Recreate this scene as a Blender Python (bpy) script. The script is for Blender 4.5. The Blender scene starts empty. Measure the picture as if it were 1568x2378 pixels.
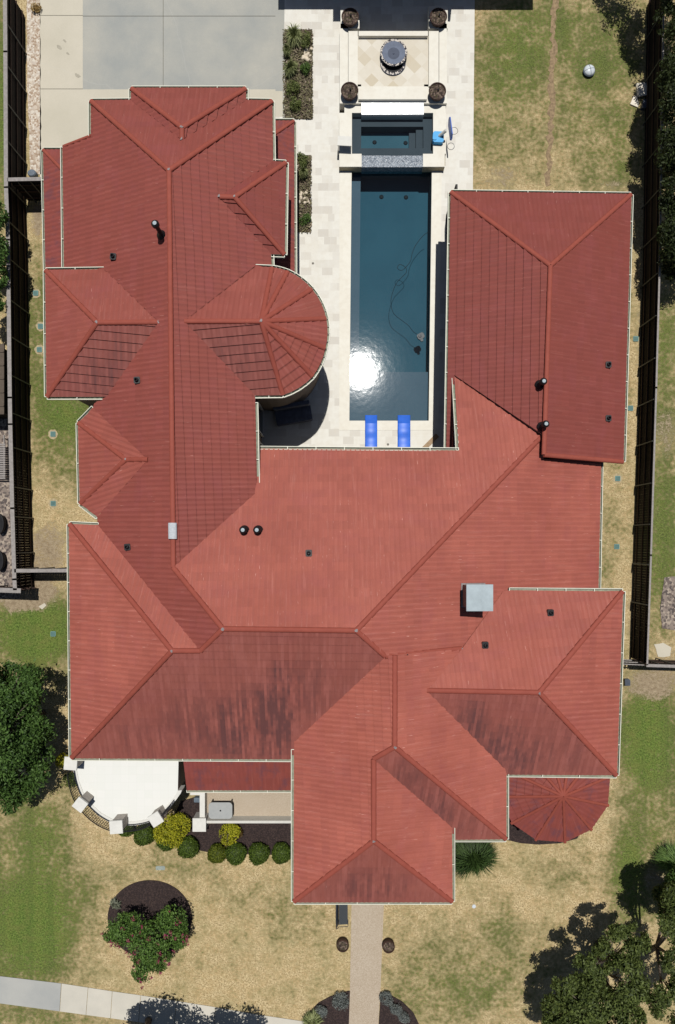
import bpy, math, random
import numpy as np
from mathutils import Vector, Matrix
from mathutils.geometry import tessellate_polygon
R = random.Random(7)
S = 0.02526            # metres on the ground per picture unit (1568 across)
H = 36.7               # drone height
NX, NY = 797.0, 1263.0 # the point straight below the drone
W_, H_ = 1568.0, 2377.4
scene = bpy.context.scene
C = scene.collection
# ------------------------------------------------------------------ camera, sky, sun, exposure
cd = bpy.data.cameras.new('drone_camera'); cam = bpy.data.objects.new('drone_camera', cd); C.objects.link(cam)
cam.location = (0, 0, H); cam.rotation_euler = (0, 0, 0)
cd.sensor_fit = 'VERTICAL'; cd.sensor_height = 24.0; cd.lens = 24.0 * (H / S) / H_
cd.shift_x = -(NX - W_ / 2) / H_; cd.shift_y = (NY - H_ / 2) / H_
cd.clip_end = 2000; cd.clip_start = 0.5
scene.camera = cam
SUNV = Vector((0.10, 1.0, 0)) * 0.276 + Vector((0, 0, 1))
world = bpy.data.worlds.new('World'); scene.world = world; world.use_nodes = True
wn = world.node_tree.nodes; bg = wn['Background']
sky = wn.new('ShaderNodeTexSky'); sky.sky_type = 'NISHITA'; sky.sun_disc = False
sky.sun_elevation = math.asin(SUNV.normalized().z); sky.sun_rotation = math.atan2(SUNV.x, SUNV.y)
world.node_tree.links.new(sky.outputs[0], bg.inputs[0]); bg.inputs[1].default_value = 0.05
sl = bpy.data.lights.new('sun', 'SUN'); so = bpy.data.objects.new('sun', sl); C.objects.link(so)
sl.energy = 5.0; sl.angle = math.radians(0.5); sl.color = (1.0, 0.965, 0.91)
so.rotation_euler = SUNV.to_track_quat('Z', 'Y').to_euler(); so.location = (0, 10, 60)
scene.view_settings.view_transform = 'Standard'; scene.view_settings.look = 'None'
scene.view_settings.exposure = -0.30; scene.view_settings.gamma = 1.0
scene.cycles.diffuse_bounces = 1
# ------------------------------------------------------------------ helpers
def P(x, y, h=0.0):
    s = 1 - h / H
    return Vector(((x - NX) * S * s, -(y - NY) * S * s, h))
def lin(r, g, b, k=1.0):
    f = lambda c: (c / 255 / 12.92) if c <= 10 else (((c / 255) + .055) / 1.055) ** 2.4
    return (f(r) * k, f(g) * k, f(b) * k, 1)
class NT:
    def __init__(s, name):
        s.m = bpy.data.materials.new(name); s.m.use_nodes = True
        s.t = s.m.node_tree; s.n = s.t.nodes; s.b = s.n['Principled BSDF']; s.b.inputs['Specular IOR Level'].default_value = .3
    def add(s, typ, **kw):
        n = s.n.new(typ)
        for k, v in kw.items():
            if k.startswith('i_'):
                kk = k[2:]; kk = int(kk) if kk.isdigit() else kk
                s.put(n.inputs[kk], v)
            else: setattr(n, k, v)
        return n
    def put(s, sock, v):
        if hasattr(v, 'is_output'): s.t.links.new(v, sock)
        else: sock.default_value = v
    def mix(s, f, a, b, mode='MIX'):
        n = s.n.new('ShaderNodeMix'); n.data_type = 'RGBA'; n.blend_type = mode
        s.put(n.inputs[0], f); s.put(n.inputs[6], a); s.put(n.inputs[7], b); return n.outputs[2]
    def math(s, op, a, b=0.0, c=0.0):
        n = s.n.new('ShaderNodeMath'); n.operation = op; s.put(n.inputs[0], a); s.put(n.inputs[1], b); s.put(n.inputs[2], c); return n.outputs[0]
    def ramp(s, v, a, b):
        n = s.n.new('ShaderNodeMapRange'); s.put(n.inputs[0], v); n.inputs[1].default_value = a; n.inputs[2].default_value = b; return n.outputs[0]
    def coord(s, uv=False):
        n = s.n.new('ShaderNodeTexCoord'); return n.outputs['UV' if uv else 'Object']
    def geo(s): return s.n.new('ShaderNodeNewGeometry').outputs['Position']
    def scale(s, v, sc):
        n = s.n.new('ShaderNodeMapping'); s.put(n.inputs[0], v); n.inputs['Scale'].default_value = sc; return n.outputs[0]
    def noise(s, v, scale, detail=4, rough=.6):
        return s.add('ShaderNodeTexNoise', i_Vector=v, i_Scale=scale, i_Detail=detail, i_Roughness=rough).outputs[0]
    def attr(s, name): return s.add('ShaderNodeAttribute', attribute_name=name).outputs['Fac']
    def bump(s, h, strength, dist=.02):
        n = s.add('ShaderNodeBump', i_Height=h, i_Strength=strength, i_Distance=dist); s.t.links.new(n.outputs[0], s.b.inputs['Normal'])
    def out(s, col, rough=.85):
        s.put(s.b.inputs['Base Color'], col); s.put(s.b.inputs['Roughness'], rough); return s.m
def simple(name, col, rough=.8, var=.15, sc=6.0, metal=0.0, bump=0.0):
    t = NT(name); v = t.geo()
    a = t.noise(v, sc, 5, .65); d = tuple(c * (1 - var * 1.6) for c in col[:3]) + (1,); l = tuple(min(1, c * (1 + var)) for c in col[:3]) + (1,)
    c2 = t.mix(t.ramp(a, .3, .7), d, l)
    t.b.inputs['Metallic'].default_value = metal
    if bump: t.bump(t.noise(v, sc * 6, 4), bump)
    return t.out(c2, rough)
def leafmat(name, dark, light, extra=None):
    t = NT(name); a = t.attr('tint'); c = t.mix(a, dark, light)
    if extra: c = t.mix(t.math('GREATER_THAN', t.attr('tint'), .93), c, extra)
    t.b.inputs['Subsurface Weight'].default_value = 0
    m = t.out(c, .6)
    tr = t.add('ShaderNodeBsdfTranslucent', i_0=c); mx = t.add('ShaderNodeMixShader', i_0=.22)
    t.t.links.new(t.b.outputs[0], mx.inputs[1]); t.t.links.new(tr.outputs[0], mx.inputs[2])
    t.t.links.new(mx.outputs[0], t.n['Material Output'].inputs[0]); return m
class MB:
    def __init__(s): s.v = []; s.f = []; s.mi = []; s.tint = []; s.uv = {}
    def face(s, pts, m=0, tint=0.0, uv=None):
        n = len(s.v); s.v.extend([tuple(p) for p in pts]); s.f.append(tuple(range(n, n + len(pts)))); s.mi.append(m); s.tint.append(tint)
        if uv: s.uv[len(s.f) - 1] = uv
    def grid(s, rows, m=0, close=False, tint=0.0):
        n = len(s.v); nr = len(rows); nc = len(rows[0])
        for r in rows: s.v.extend([tuple(p) for p in r])
        for i in range(nr - 1):
            for j in range(nc if close else nc - 1):
                k = (j + 1) % nc
                s.f.append((n + i * nc + j, n + i * nc + k, n + (i + 1) * nc + k, n + (i + 1) * nc + j)); s.mi.append(m); s.tint.append(tint)
    def prism(s, poly, z0, z1, m=0, top=True, bottom=True, mtop=None):
        if area2(poly) < 0: poly = poly[::-1]
        n = len(poly); b = [Vector((p[0], p[1], z0)) for p in poly]; t = [Vector((p[0], p[1], z1)) for p in poly]
        for i in range(n):
            j = (i + 1) % n; s.face([b[i], b[j], t[j], t[i]], m)
        if top: s.face(t, m if mtop is None else mtop)
        if bottom: s.face(b[::-1], m)
    def box(s, c, sz, rz=0.0, m=0, bev=0.0):
        hx, hy, hz = sz[0] / 2, sz[1] / 2, sz[2] / 2; ca, sa = math.cos(rz), math.sin(rz)
        def q(x, y): return (c[0] + x * ca - y * sa, c[1] + x * sa + y * ca)
        if bev:
            bx, by = hx - bev, hy - bev
            pl = [(-hx, -by), (-bx, -hy), (bx, -hy), (hx, -by), (hx, by), (bx, hy), (-bx, hy), (-hx, by)]
        else: pl = [(-hx, -hy), (hx, -hy), (hx, hy), (-hx, hy)]
        s.prism([q(*p) for p in pl], c[2] - hz, c[2] + hz, m)
    def bar(s, a, b, w, h, m=0):            # beam with a rectangular section from a to b
        a = Vector(a); b = Vector(b); d = (b - a).normalized(); up = Vector((0, 0, 1)) if abs(d.z) < .95 else Vector((1, 0, 0))
        x = d.cross(up).normalized() * w / 2; y = x.cross(d).normalized() * h / 2
        A = [a + x + y, a - x + y, a - x - y, a + x - y]; B = [p + (b - a) for p in A]
        for i in range(4): j = (i + 1) % 4; s.face([A[i], A[j], B[j], B[i]], m)
        s.face(A[::-1], m); s.face(B, m)
    def tube(s, pts, r, seg=8, m=0, caps=True):
        pts = [Vector(p) for p in pts]; rows = []
        for i, p in enumerate(pts):
            d = (pts[min(i + 1, len(pts) - 1)] - pts[max(i - 1, 0)]).normalized()
            up = Vector((0, 0, 1)) if abs(d.z) < .9 else Vector((1, 0, 0))
            x = d.cross(up).normalized(); y = x.cross(d).normalized(); rr = r[i] if isinstance(r, (list, tuple)) else r
            rows.append([p + (x * math.cos(2 * math.pi * k / seg) + y * math.sin(2 * math.pi * k / seg)) * rr for k in range(seg)])
        s.grid(rows, m, True)
        if caps: s.face(rows[0], m); s.face(rows[-1][::-1], m)
    def lathe(s, c, prof, seg=28, m=0, sx=1.0, sy=1.0, rz=0.0):
        rows = []
        for r, z in prof:
            rows.append([(c[0] + r * sx * math.cos(2 * math.pi * k / seg + rz), c[1] + r * sy * math.sin(2 * math.pi * k / seg + rz), c[2] + z) for k in range(seg)])
        s.grid(rows, m, True)
    def disc(s, c, r, seg=28, m=0):
        s.face([(c[0] + r * math.cos(2 * math.pi * k / seg), c[1] + r * math.sin(2 * math.pi * k / seg), c[2]) for k in range(seg)], m)
def area2(p): return sum(p[i][0] * p[(i + 1) % len(p)][1] - p[(i + 1) % len(p)][0] * p[i][1] for i in range(len(p)))
def link(name, mb, mats, parent=None, smooth=False, loc=None):
    if not isinstance(mats, (list, tuple)): mats = [mats]
    off = Vector(loc) if loc is not None else (Vector(parent['_o']) if parent is not None else Vector((0, 0, 0)))
    v = np.array(mb.v, dtype=float).reshape(-1, 3) - np.array(off)
    me = bpy.data.meshes.new(name); me.from_pydata(v.tolist(), [], mb.f)
    for m in mats: me.materials.append(m)
    me.polygons.foreach_set('material_index', mb.mi)
    if any(mb.tint):
        a = me.attributes.new('tint', 'FLOAT', 'FACE'); a.data.foreach_set('value', mb.tint)
    if smooth: me.polygons.foreach_set('use_smooth', [True] * len(me.polygons))
    o = bpy.data.objects.new(name, me); C.objects.link(o)
    o['_o'] = tuple(off)
    if parent is not None: o.parent = parent
    if parent is None and loc is not None: o.location = off
    return o
def thing(name, label, cat, loc=(0, 0, 0), group=None):
    o = bpy.data.objects.new(name, None); C.objects.link(o); o.location = loc; o['_o'] = tuple(loc); o.empty_display_size = .2
    o['label'] = label; o['category'] = cat
    if group: o['group'] = group
    return o
def tag(o, label, cat, group=None):
    o['label'] = label; o['category'] = cat
    if group: o['group'] = group
    return o
def struct(o, kind='structure'): o['kind'] = kind; return o
def dup(root, loc, label=None):
    r = root.copy(); C.objects.link(r); r.location = loc; r['_o'] = tuple(loc)
    if label: r['label'] = label
    for ch in list(root.children):
        c = ch.copy(); C.objects.link(c); c.parent = r
        for g in list(ch.children):
            d = g.copy(); C.objects.link(d); d.parent = c
    return r
# ------------------------------------------------------------------ materials
def roof_mat(name, base, lower=False):
    t = NT(name); uv = t.coord(True); sep = t.add('ShaderNodeSeparateXYZ', i_0=uv); u, v = sep.outputs[0], sep.outputs[1]
    c_ = t.math('FLOOR', t.math('DIVIDE', v, .42)); r_ = t.add('ShaderNodeTexWhiteNoise', noise_dimensions='1D', i_W=c_).outputs[0]
    pu = t.math('FLOOR', t.math('ADD', t.math('DIVIDE', u, 1.26), r_))
    comb = t.add('ShaderNodeCombineXYZ', i_0=pu, i_1=c_).outputs[0]
    w = t.add('ShaderNodeTexWhiteNoise', noise_dimensions='2D', i_Vector=comb).outputs[0]
    pos = t.geo()
    ru = t.math('FLOOR', t.math('DIVIDE', u, .24)); w2 = t.add('ShaderNodeTexWhiteNoise', noise_dimensions='2D', i_Vector=t.add('ShaderNodeCombineXYZ', i_0=ru, i_1=c_).outputs[0]).outputs[0]
    w3 = t.add('ShaderNodeTexWhiteNoise', noise_dimensions='1D', i_W=c_).outputs[0]
    hot = lin(190, 109, 92, .87); bl = t.math('MULTIPLY', t.attr('vignette_wear'), t.ramp(t.noise(pos, .4, 4), -.3, .9)); bb = t.mix(bl, base, hot)  # roofs nearer the middle painted lighter: lens falloff and light angle put into colour
    var = t.math('ADD', t.math('ADD', t.math('MULTIPLY', w, .05), t.math('MULTIPLY', w2, .09)), t.math('MULTIPLY', w3, .05))
    col = t.mix(1.0, bb, t.add('ShaderNodeCombineColor', i_0=t.math('ADD', var, .90), i_1=t.math('ADD', var, .90), i_2=t.math('ADD', var, .90)).outputs[0], 'MULTIPLY')
    big = t.noise(pos, .22, 4); col = t.mix(t.math('MULTIPLY', t.ramp(big, .45, .75), .35), col, lin(140, 66, 48, .8))
    pk = t.noise(t.scale(uv, (.5, .9, 1)), 1.0, 4, .65); col = t.mix(t.math('MULTIPLY', t.ramp(pk, .48, .72), .22), col, lin(160, 84, 92, .8))
    gran = t.noise(pos, 30, 2, .75); col = t.mix(t.math('MULTIPLY', t.ramp(gran, .35, .65), .18), col, tuple(c * .62 for c in base[:3]) + (1,))
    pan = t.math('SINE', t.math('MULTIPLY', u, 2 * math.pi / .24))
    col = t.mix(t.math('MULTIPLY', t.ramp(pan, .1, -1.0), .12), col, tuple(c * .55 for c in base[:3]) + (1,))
    streak = t.noise(t.scale(uv, (9, .55, 1)), 1.0, 5, .6)
    col = t.mix(t.math('MULTIPLY', t.ramp(streak, .55, .8), t.math('ADD', t.math('MULTIPLY', t.attr('vignette_wear'), .16), .12)), col, lin(205, 144, 132))
    sc = t.noise(t.scale(uv, (20, 2.2, 1)), 1.0, 2, .5); sc2 = t.noise(pos, .8, 2)
    col = t.mix(t.math('MULTIPLY', t.math('GREATER_THAN', sc, .71), t.math('MULTIPLY', t.ramp(sc2, .44, .6), t.math('ADD', t.math('MULTIPLY', t.attr('vignette_wear'), .35), .2))), col, lin(226, 172, 160))
    st = t.attr('stain'); col = t.mix(t.math('MULTIPLY', t.math('GREATER_THAN', st, .01), .5), col, lin(124, 72, 66, .8))
    rq = t.add('ShaderNodeCombineXYZ', i_0=t.math('MULTIPLY', t.math('FLOOR', t.math('DIVIDE', u, .12)), .47), i_1=t.math('MULTIPLY', v, .28)).outputs[0]
    s1 = t.noise(rq, 1.0, 4, .75); sb = t.noise(t.scale(uv, (.9, .35, 1)), 1.0, 3)
    lt = t.math('MULTIPLY', t.math('GREATER_THAN', st, .01), t.math('MULTIPLY', t.ramp(s1, .52, .36), .35)); col = t.mix(lt, col, lin(168, 104, 96, .82))
    sv = t.math('MULTIPLY', st, t.ramp(t.math('ADD', s1, t.math('MULTIPLY', sb, .5)), .62, .95)); col = t.mix(t.math('MINIMUM', sv, .72), col, lin(72, 48, 50))
    if lower:
        pn = t.noise(t.scale(uv, (1.4, .8, 1)), 1.3, 4, .6); col = t.mix(t.math('MULTIPLY', t.ramp(pn, .5, .66), .42), col, lin(84, 66, 84, .8))
    col = t.mix(t.math('MULTIPLY', t.attr('riser'), .95), col, lin(38, 18, 17))  # tile butts coloured near-black: shadow of the overlap gap put into the colour
    return t.out(col, .72)
ROOF = roof_mat('red_tile_roof', lin(141, 70, 62, .77)); ROOFL = roof_mat('weathered_red_tile_roof', lin(146, 74, 66, .8), True)
t = NT('ridge_tile'); pos = t.geo(); RIDGE = t.out(t.mix(t.noise(pos, 3, 4), lin(142, 69, 57, .79), lin(166, 86, 71, .82)), .75)
STUCCO = simple('stucco_wall', lin(150, 134, 120, .75), .9, .08, 3, bump=.2)
WHITE = simple('white_paint', lin(224, 223, 216, .84), .6, .05, 4)
CREAM = simple('cream_gutter_metal', lin(232, 232, 214, .82), .45, .06, 2)
GUTIN = simple('gutter_trough', lin(168, 172, 150, .6), .6, .2, 5)  # grey-green trough: the shadow inside the gutter painted into the colour
METAL = simple('galvanised_metal', lin(186, 200, 206, .72), .7, .08, 3)
DARKM = simple('black_vent_metal', (.012, .012, .014, 1), .4, .3, 9)
LEAD = simple('grey_flashing', lin(150, 140, 140, .7), .5, .15, 12)
GLASS = NT('window_glass').out((.01, .014, .02, 1), .06); SCREEN = NT('porch_shade').out((.006, .007, .009, 1), .7)
FENCE = simple('dark_stained_wood', lin(38, 28, 25, .5), .9, .35, 5)
FENCEIN = simple('dark_stained_rail', lin(78, 58, 50, .6), .85, .3, 5)
CAPW = simple('weathered_grey_board', lin(168, 162, 158, .72), .9, .15, 8)
POSTM = simple('galvanised_post', lin(120, 122, 120, .5), .5, .2, 6, metal=.4)
def concrete(name, a, b, c=None):
    t = NT(name); pos = t.geo(); n = t.noise(pos, .35, 6, .6); col = t.mix(t.ramp(n, .32, .68), a, b)
    n2 = t.noise(pos, 30, 3, .7); col = t.mix(t.math('MULTIPLY', t.ramp(n2, .35, .7), .22), col, tuple(x * .66 for x in a[:3]) + (1,))
    n3 = t.noise(t.scale(pos, (1, .25, 1)), 1.6, 5, .75); col = t.mix(t.math('MULTIPLY', t.ramp(n3, .60, .8), .25), col, c or lin(200, 200, 196, .8))
    cr = t.add('ShaderNodeTexVoronoi', feature='DISTANCE_TO_EDGE', i_Vector=t.mix(.35, pos, t.add('ShaderNodeTexNoise', i_Vector=pos, i_Scale=.8).outputs[1]), i_Scale=.09).outputs[0]
    col = t.mix(t.math('MULTIPLY', t.math('LESS_THAN', cr, .0006), .22), col, lin(205, 205, 200, .8))
    return t.out(col, .88)
DRIVE = concrete('grey_stained_concrete', lin(158, 161, 158, .86), lin(182, 180, 170, .86), lin(188, 192, 194, .84))
DRIVEL = concrete('pale_concrete', lin(202, 196, 178, .82), lin(214, 207, 190, .82), lin(190, 184, 168, .8))
WALKG = concrete('grey_sidewalk_concrete', lin(166, 168, 166, .85), lin(184, 184, 178, .85))
WALKL = concrete('pale_sidewalk_concrete', lin(200, 196, 184, .82), lin(222, 216, 202, .82))
t = NT('exposed_aggregate'); pos = t.geo(); n = t.noise(pos, 22, 3, .75); n2 = t.noise(pos, .6, 4)
AGG = t.out(t.mix(t.ramp(n, .3, .7), lin(160, 142, 120, .82), t.mix(t.ramp(n2, .3, .7), lin(196, 182, 162, .86), lin(206, 194, 176, .86))), .9)
JOINT = simple('joint_line', lin(120, 116, 104, .7), .9, .15, 8)
def travertine(name, rot, scx, scy, a, b, k=1.0):
    t = NT(name); pos = t.geo(); mp = t.add('ShaderNodeMapping', i_Vector=pos); mp.inputs['Rotation'].default_value = (0, 0, rot)
    br = t.add('ShaderNodeTexBrick', i_Vector=mp.outputs[0], i_Scale=1.0); br.inputs['Brick Width'].default_value = scx; br.inputs['Row Height'].default_value = scy
    br.inputs['Mortar Size'].default_value = .006; br.offset = .37; br.squash = .6; br.squash_frequency = 3
    br.inputs['Color1'].default_value = (0, 0, 0, 1); br.inputs['Color2'].default_value = (1, 1, 1, 1); br.inputs['Mortar'].default_value = (.45, .45, .45, 1); br.inputs['Bias'].default_value = -.15
    f = t.ramp(br.outputs[0], 0, 1); n = t.noise(pos, 3.0, 5, .65)
    dk = t.math('MULTIPLY', t.math('POWER', f, 2.2), k)
    col = t.mix(dk, a, b); col = t.mix(t.math('MULTIPLY', t.ramp(n, .42, .8), .35), col, lin(206, 196, 178, .8))
    col = t.mix(t.math('MULTIPLY', t.ramp(t.noise(pos, .7, 4), .5, .75), .25), col, lin(222, 212, 192, .8)); return t.out(col, .6)
DECK = travertine('travertine_pavers', 0, .62, .45, lin(228, 226, 217, .84), lin(200, 194, 184, .8), 1.0)
COPING = travertine('travertine_coping', 0, 1.4, 3.0, lin(232, 229, 217, .85), lin(224, 218, 204, .85), .6)
t = NT('diamond_checker_tile'); pos = t.geo(); mp = t.add('ShaderNodeMapping', i_Vector=pos); mp.inputs['Rotation'].default_value = (0, 0, math.radians(45))
fl = t.add('ShaderNodeVectorMath', operation='FLOOR', i_0=t.scale(mp.outputs[0], (1.72, 1.72, 0))).outputs[0]
wnz = t.add('ShaderNodeTexWhiteNoise', noise_dimensions='2D', i_Vector=fl).outputs[0]
CHECK = t.out(t.mix(t.math('MULTIPLY', t.noise(pos, 4, 4), .3), t.mix(t.ramp(wnz, .2, .9), lin(228, 223, 210, .84), lin(208, 197, 174, .82)), lin(190, 178, 155, .8)), .6)
def speck(name, cols, sc, rough=.95, bump=.6):
    t = NT(name); pos = t.geo(); vo = t.add('ShaderNodeTexVoronoi', i_Vector=pos, i_Scale=sc); w = t.add('ShaderNodeSeparateColor', i_0=vo.outputs['Color']).outputs[0]
    cr = t.n.new('ShaderNodeValToRGB'); cr.color_ramp.interpolation = 'CONSTANT'; t.put(cr.inputs[0], w)
    while len(cr.color_ramp.elements) < len(cols): cr.color_ramp.elements.new(1)
    for i, c in enumerate(cols): cr.color_ramp.elements[i].position = i / len(cols); cr.color_ramp.elements[i].color = c
    t.bump(t.math('SUBTRACT', 1.0, vo.outputs['Distance']), bump, .04); n = t.noise(pos, 1.2, 4)
    return t.out(t.mix(t.math('MULTIPLY', t.ramp(n, .4, .7), .3), cr.outputs[0], cols[-1]), rough)
GRAVEL = speck('river_rock', [lin(214, 200, 182, .8), lin(190, 172, 152, .8), lin(228, 220, 206, .8), lin(170, 146, 124, .8), lin(206, 194, 180, .8)], 10)
GRAVELD = speck('grey_gravel', [lin(150, 136, 126, .8), lin(110, 98, 92, .8), lin(180, 166, 150, .8), lin(90, 82, 80, .8), lin(140, 128, 118, .8)], 8)
MULCH = speck('dark_bark_mulch', [lin(60, 48, 46, .8), lin(48, 38, 36, .8), lin(72, 58, 54, .8), lin(52, 42, 42, .8)], 18)
SOIL = speck('dry_soil', [lin(92, 78, 70, .8), lin(60, 48, 44, .8), lin(122, 106, 94, .8), lin(74, 68, 50, .8)], 12)
DIRT = simple('bare_dirt', lin(158, 136, 106, .8), .95, .3, 6, bump=.8)
HALO = simple('sandy_soil', lin(186, 170, 136, .8), .95, .2, 7)
# ground: grass colours follow painted patches of dry, green and bare ground
t = NT('lawn_grass'); pos = t.geo(); g = t.attr('green'); ba = t.attr('bare')
n0 = t.noise(pos, .45, 5, .65); n1 = t.noise(pos, 1.5, 5, .7); n2 = t.noise(pos, 5.0, 4, .75); n3 = t.noise(pos, 10, 3, .85); n4 = t.noise(t.scale(pos, (14, 4, 1)), 1.0, 3, .8); n5 = t.noise(t.scale(pos, (1.6, .04, 1)), 1.0, 2, .5)
sub = lambda n, k: t.math('MULTIPLY', t.math('SUBTRACT', n, .5), k)
gm = t.math('ADD', g, t.math('ADD', t.math('ADD', sub(n0, 1.2), sub(n1, 1.3)), t.math('ADD', sub(n2, 1.7), t.math('ADD', sub(n3, .7), sub(n5, .2)))))
dry = t.mix(t.ramp(n3, .41, .59), lin(160, 138, 98, .9), lin(236, 214, 168, .95)); dry = t.mix(t.math('MULTIPLY', t.ramp(n1, .42, .66), .55), dry, lin(212, 180, 130, .92)); dry = t.mix(t.math('MULTIPLY', t.ramp(n0, .46, .66), .45), dry, lin(184, 172, 124, .9)); dry = t.mix(t.math('MULTIPLY', t.ramp(n4, .45, .65), .3), dry, lin(170, 154, 106, .86))
grn = t.mix(t.ramp(n3, .41, .59), lin(76, 80, 44, .72), lin(148, 146, 92, .8)); grn = t.mix(t.math('MULTIPLY', t.ramp(n2, .42, .62), .5), grn, lin(108, 110, 60, .78))
lush = t.mix(t.ramp(n3, .41, .59), lin(68, 90, 32, .8), lin(132, 150, 74, .9)); lush = t.mix(t.math('MULTIPLY', t.ramp(n4, .4, .66), .5), lush, lin(104, 132, 46, .9)); lush = t.mix(t.math('MULTIPLY', t.ramp(n1, .44, .64), .6), lush, lin(132, 132, 72, .8)); lush = t.mix(t.math('MULTIPLY', t.ramp(n5, .42, .62), .28), lush, lin(76, 104, 46, .8))
grn = t.mix(t.ramp(t.math('ADD', g, t.math('ADD', sub(n1, 1.3), sub(n2, .8))), .35, 1.0), grn, lush)
col = t.mix(t.ramp(gm, .10, .74), dry, grn)
bm = t.math('ADD', ba, t.math('ADD', t.math('ADD', sub(n0, .5), sub(n1, .9)), t.math('ADD', sub(n2, .7), sub(n3, .4))))
soil = t.mix(t.ramp(n2, .34, .66), lin(150, 130, 104, .82), lin(196, 178, 148, .84)); soil = t.mix(t.math('MULTIPLY', t.ramp(n3, .5, .7), .35), soil, lin(134, 118, 96, .8))
col = t.mix(t.ramp(bm, .38, .62), col, soil); t.bump(t.math('ADD', n3, n2), .9, .08); LAWN = t.out(col, .95)
# water
def water_mat(name, tint, rough, bs, bscale, film=0.0):
    t = NT(name); pos = t.geo(); nn = t.noise(t.scale(pos, (1, 1, 1)), bscale, 3, .55)
    bp = t.add('ShaderNodeBump', i_Height=nn, i_Strength=bs, i_Distance=.02)
    tr = t.add('ShaderNodeBsdfTransparent', i_0=tint); gl = t.add('ShaderNodeBsdfGlossy', i_0=(1, 1, 1, 1), i_1=rough); t.t.links.new(bp.outputs[0], gl.inputs['Normal'])
    fr = t.add('ShaderNodeFresnel', i_IOR=1.33); t.t.links.new(bp.outputs[0], fr.inputs['Normal'])
    mx = t.add('ShaderNodeMixShader', i_0=fr.outputs[0]); t.t.links.new(tr.outputs[0], mx.inputs[1]); t.t.links.new(gl.outputs[0], mx.inputs[2])
    t.t.links.new(mx.outputs[0], t.n['Material Output'].inputs[0]); return t.m
WATER = water_mat('pool_water', (.66, .80, .85, 1), .045, .09, 3.4)
SPAW = water_mat('spa_water', (.72, .82, .87, 1), .05, .3, 6)
def plaster(name, a, b):
    t = NT(name); pos = t.geo(); n = t.noise(pos, .6, 5); n2 = t.noise(pos, 26, 2, .8); c = t.mix(t.ramp(n, .3, .7), a, b)
    return t.out(t.mix(t.math('MULTIPLY', t.ramp(n2, .3, .7), .35), c, tuple(x * .55 for x in a[:3]) + (1,)), .9)
PLASTER = plaster('teal_pool_plaster', (.040, .104, .140, 1), (.050, .126, .165, 1)); LEDGE = plaster('slate_pool_ledge', (.118, .145, .178, 1), (.136, .165, .198, 1))
SPAP = plaster('dark_spa_plaster', (.072, .080, .088, 1), (.088, .096, .105, 1)); SPAF = plaster('teal_spa_floor', (.055, .125, .155, 1), (.068, .15, .18, 1))
t = NT('wet_weir'); pos = t.geo(); t.bump(t.noise(pos, 18, 3), .12, .02); WEIR = t.out(lin(236, 240, 240, .85), .13); t.b.inputs['Specular IOR Level'].default_value = .6  # white base holds the sun's glare off the water film
t = NT('pebble_spill_tile'); pos = t.geo(); vo = t.add('ShaderNodeTexVoronoi', i_Vector=pos, i_Scale=16); w = t.add('ShaderNodeSeparateColor', i_0=vo.outputs['Color']).outputs[0]
t.bump(vo.outputs['Distance'], .55, .03); SPILL = t.out(t.mix(w, lin(92, 104, 118, .75), lin(150, 162, 174, .78)), .34); t.b.inputs['Specular IOR Level'].default_value = .5
BLACK = simple('matt_black', (.008, .008, .01, 1), .7, .3, 5)
# ------------------------------------------------------------------ ground sheet
def ell(x, y, cx, cy, rx, ry): d = ((x - cx) / rx) ** 2 + ((y - cy) / ry) ** 2; return max(0, 1 - d) ** 1.1 if d < 1 else 0
GREEN = [(1180, 200, 200, 250, .30), (1410, 280, 130, 230, .36), (1390, 60, 160, 160, .35), (1250, 60, 120, 120, .2), (1190, 130, 90, 160, .2), (150, 1000, 110, 170, .62), (100, 780, 80, 260, .55), (170, 960, 60, 70, .3),
         (90, 1440, 140, 120, .75), (70, 1500, 150, 130, .55), (10, 2110, 230, 310, .50), (95, 2060, 130, 250, .28), (140, 2150, 140, 160, .22), (40, 2190, 150, 150, .3), (110, 1890, 100, 140, .3), (1500, 1690, 110, 170, .62), (1510, 1880, 110, 380, .55),
         (1540, 1250, 90, 330, .7), (1540, 800, 70, 280, .6), (1450, 2060, 60, 160, .55), (1150, 2250, 240, 170, .34), (940, 2260, 80, 220, .22), (1320, 2020, 120, 80, .25), (420, 2000, 130, 80, .3), (250, 2060, 80, 70, .25),
         (4, 250, 40, 350, .9), (1060, 2320, 160, 110, .25), (690, 2130, 110, 80, .25), (100, 2370, 240, 40, .45), (590, 2070, 120, 80, .2), (1440, 800, 26, 600, .35), (1150, 2120, 80, 80, .25), (1410, 1300, 24, 260, .3), (500, 2250, 160, 60, .1)]
BARE = [(110, 1290, 70, 110, .75), (60, 1390, 110, 50, .75), (88, 510, 22, 60, .9), (1510, 1590, 90, 55, .75), (1160, 410, 80, 50, .5), (1470, 1380, 30, 190, .5), (1485, 900, 18, 500, .55), (1430, 430, 80, 25, .45), (1545, 1010, 50, 90, .5),
        (1520, 2040, 50, 60, .55), (1550, 1520, 60, 60, .5), (60, 1360, 60, 60, .5), (30, 1050, 24, 420, .9), (135, 1040, 14, 140, .2), (330, 1960, 40, 30, .25), (1555, 2280, 60, 60, .4), (90, 900, 12, 300, .25)]
xs = [-900, -300, -80] + [(-30 + .42 * i) for i in range(144)] + [80, 300, 900]
ys = [-900, -300, -80] + [(-36 + .42 * i) for i in range(196)] + [90, 300, 900]
poolA, poolB = P(802, 250), P(1022, 992)
gm_ = MB(); gv = []; ga = []; gb = []
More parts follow.
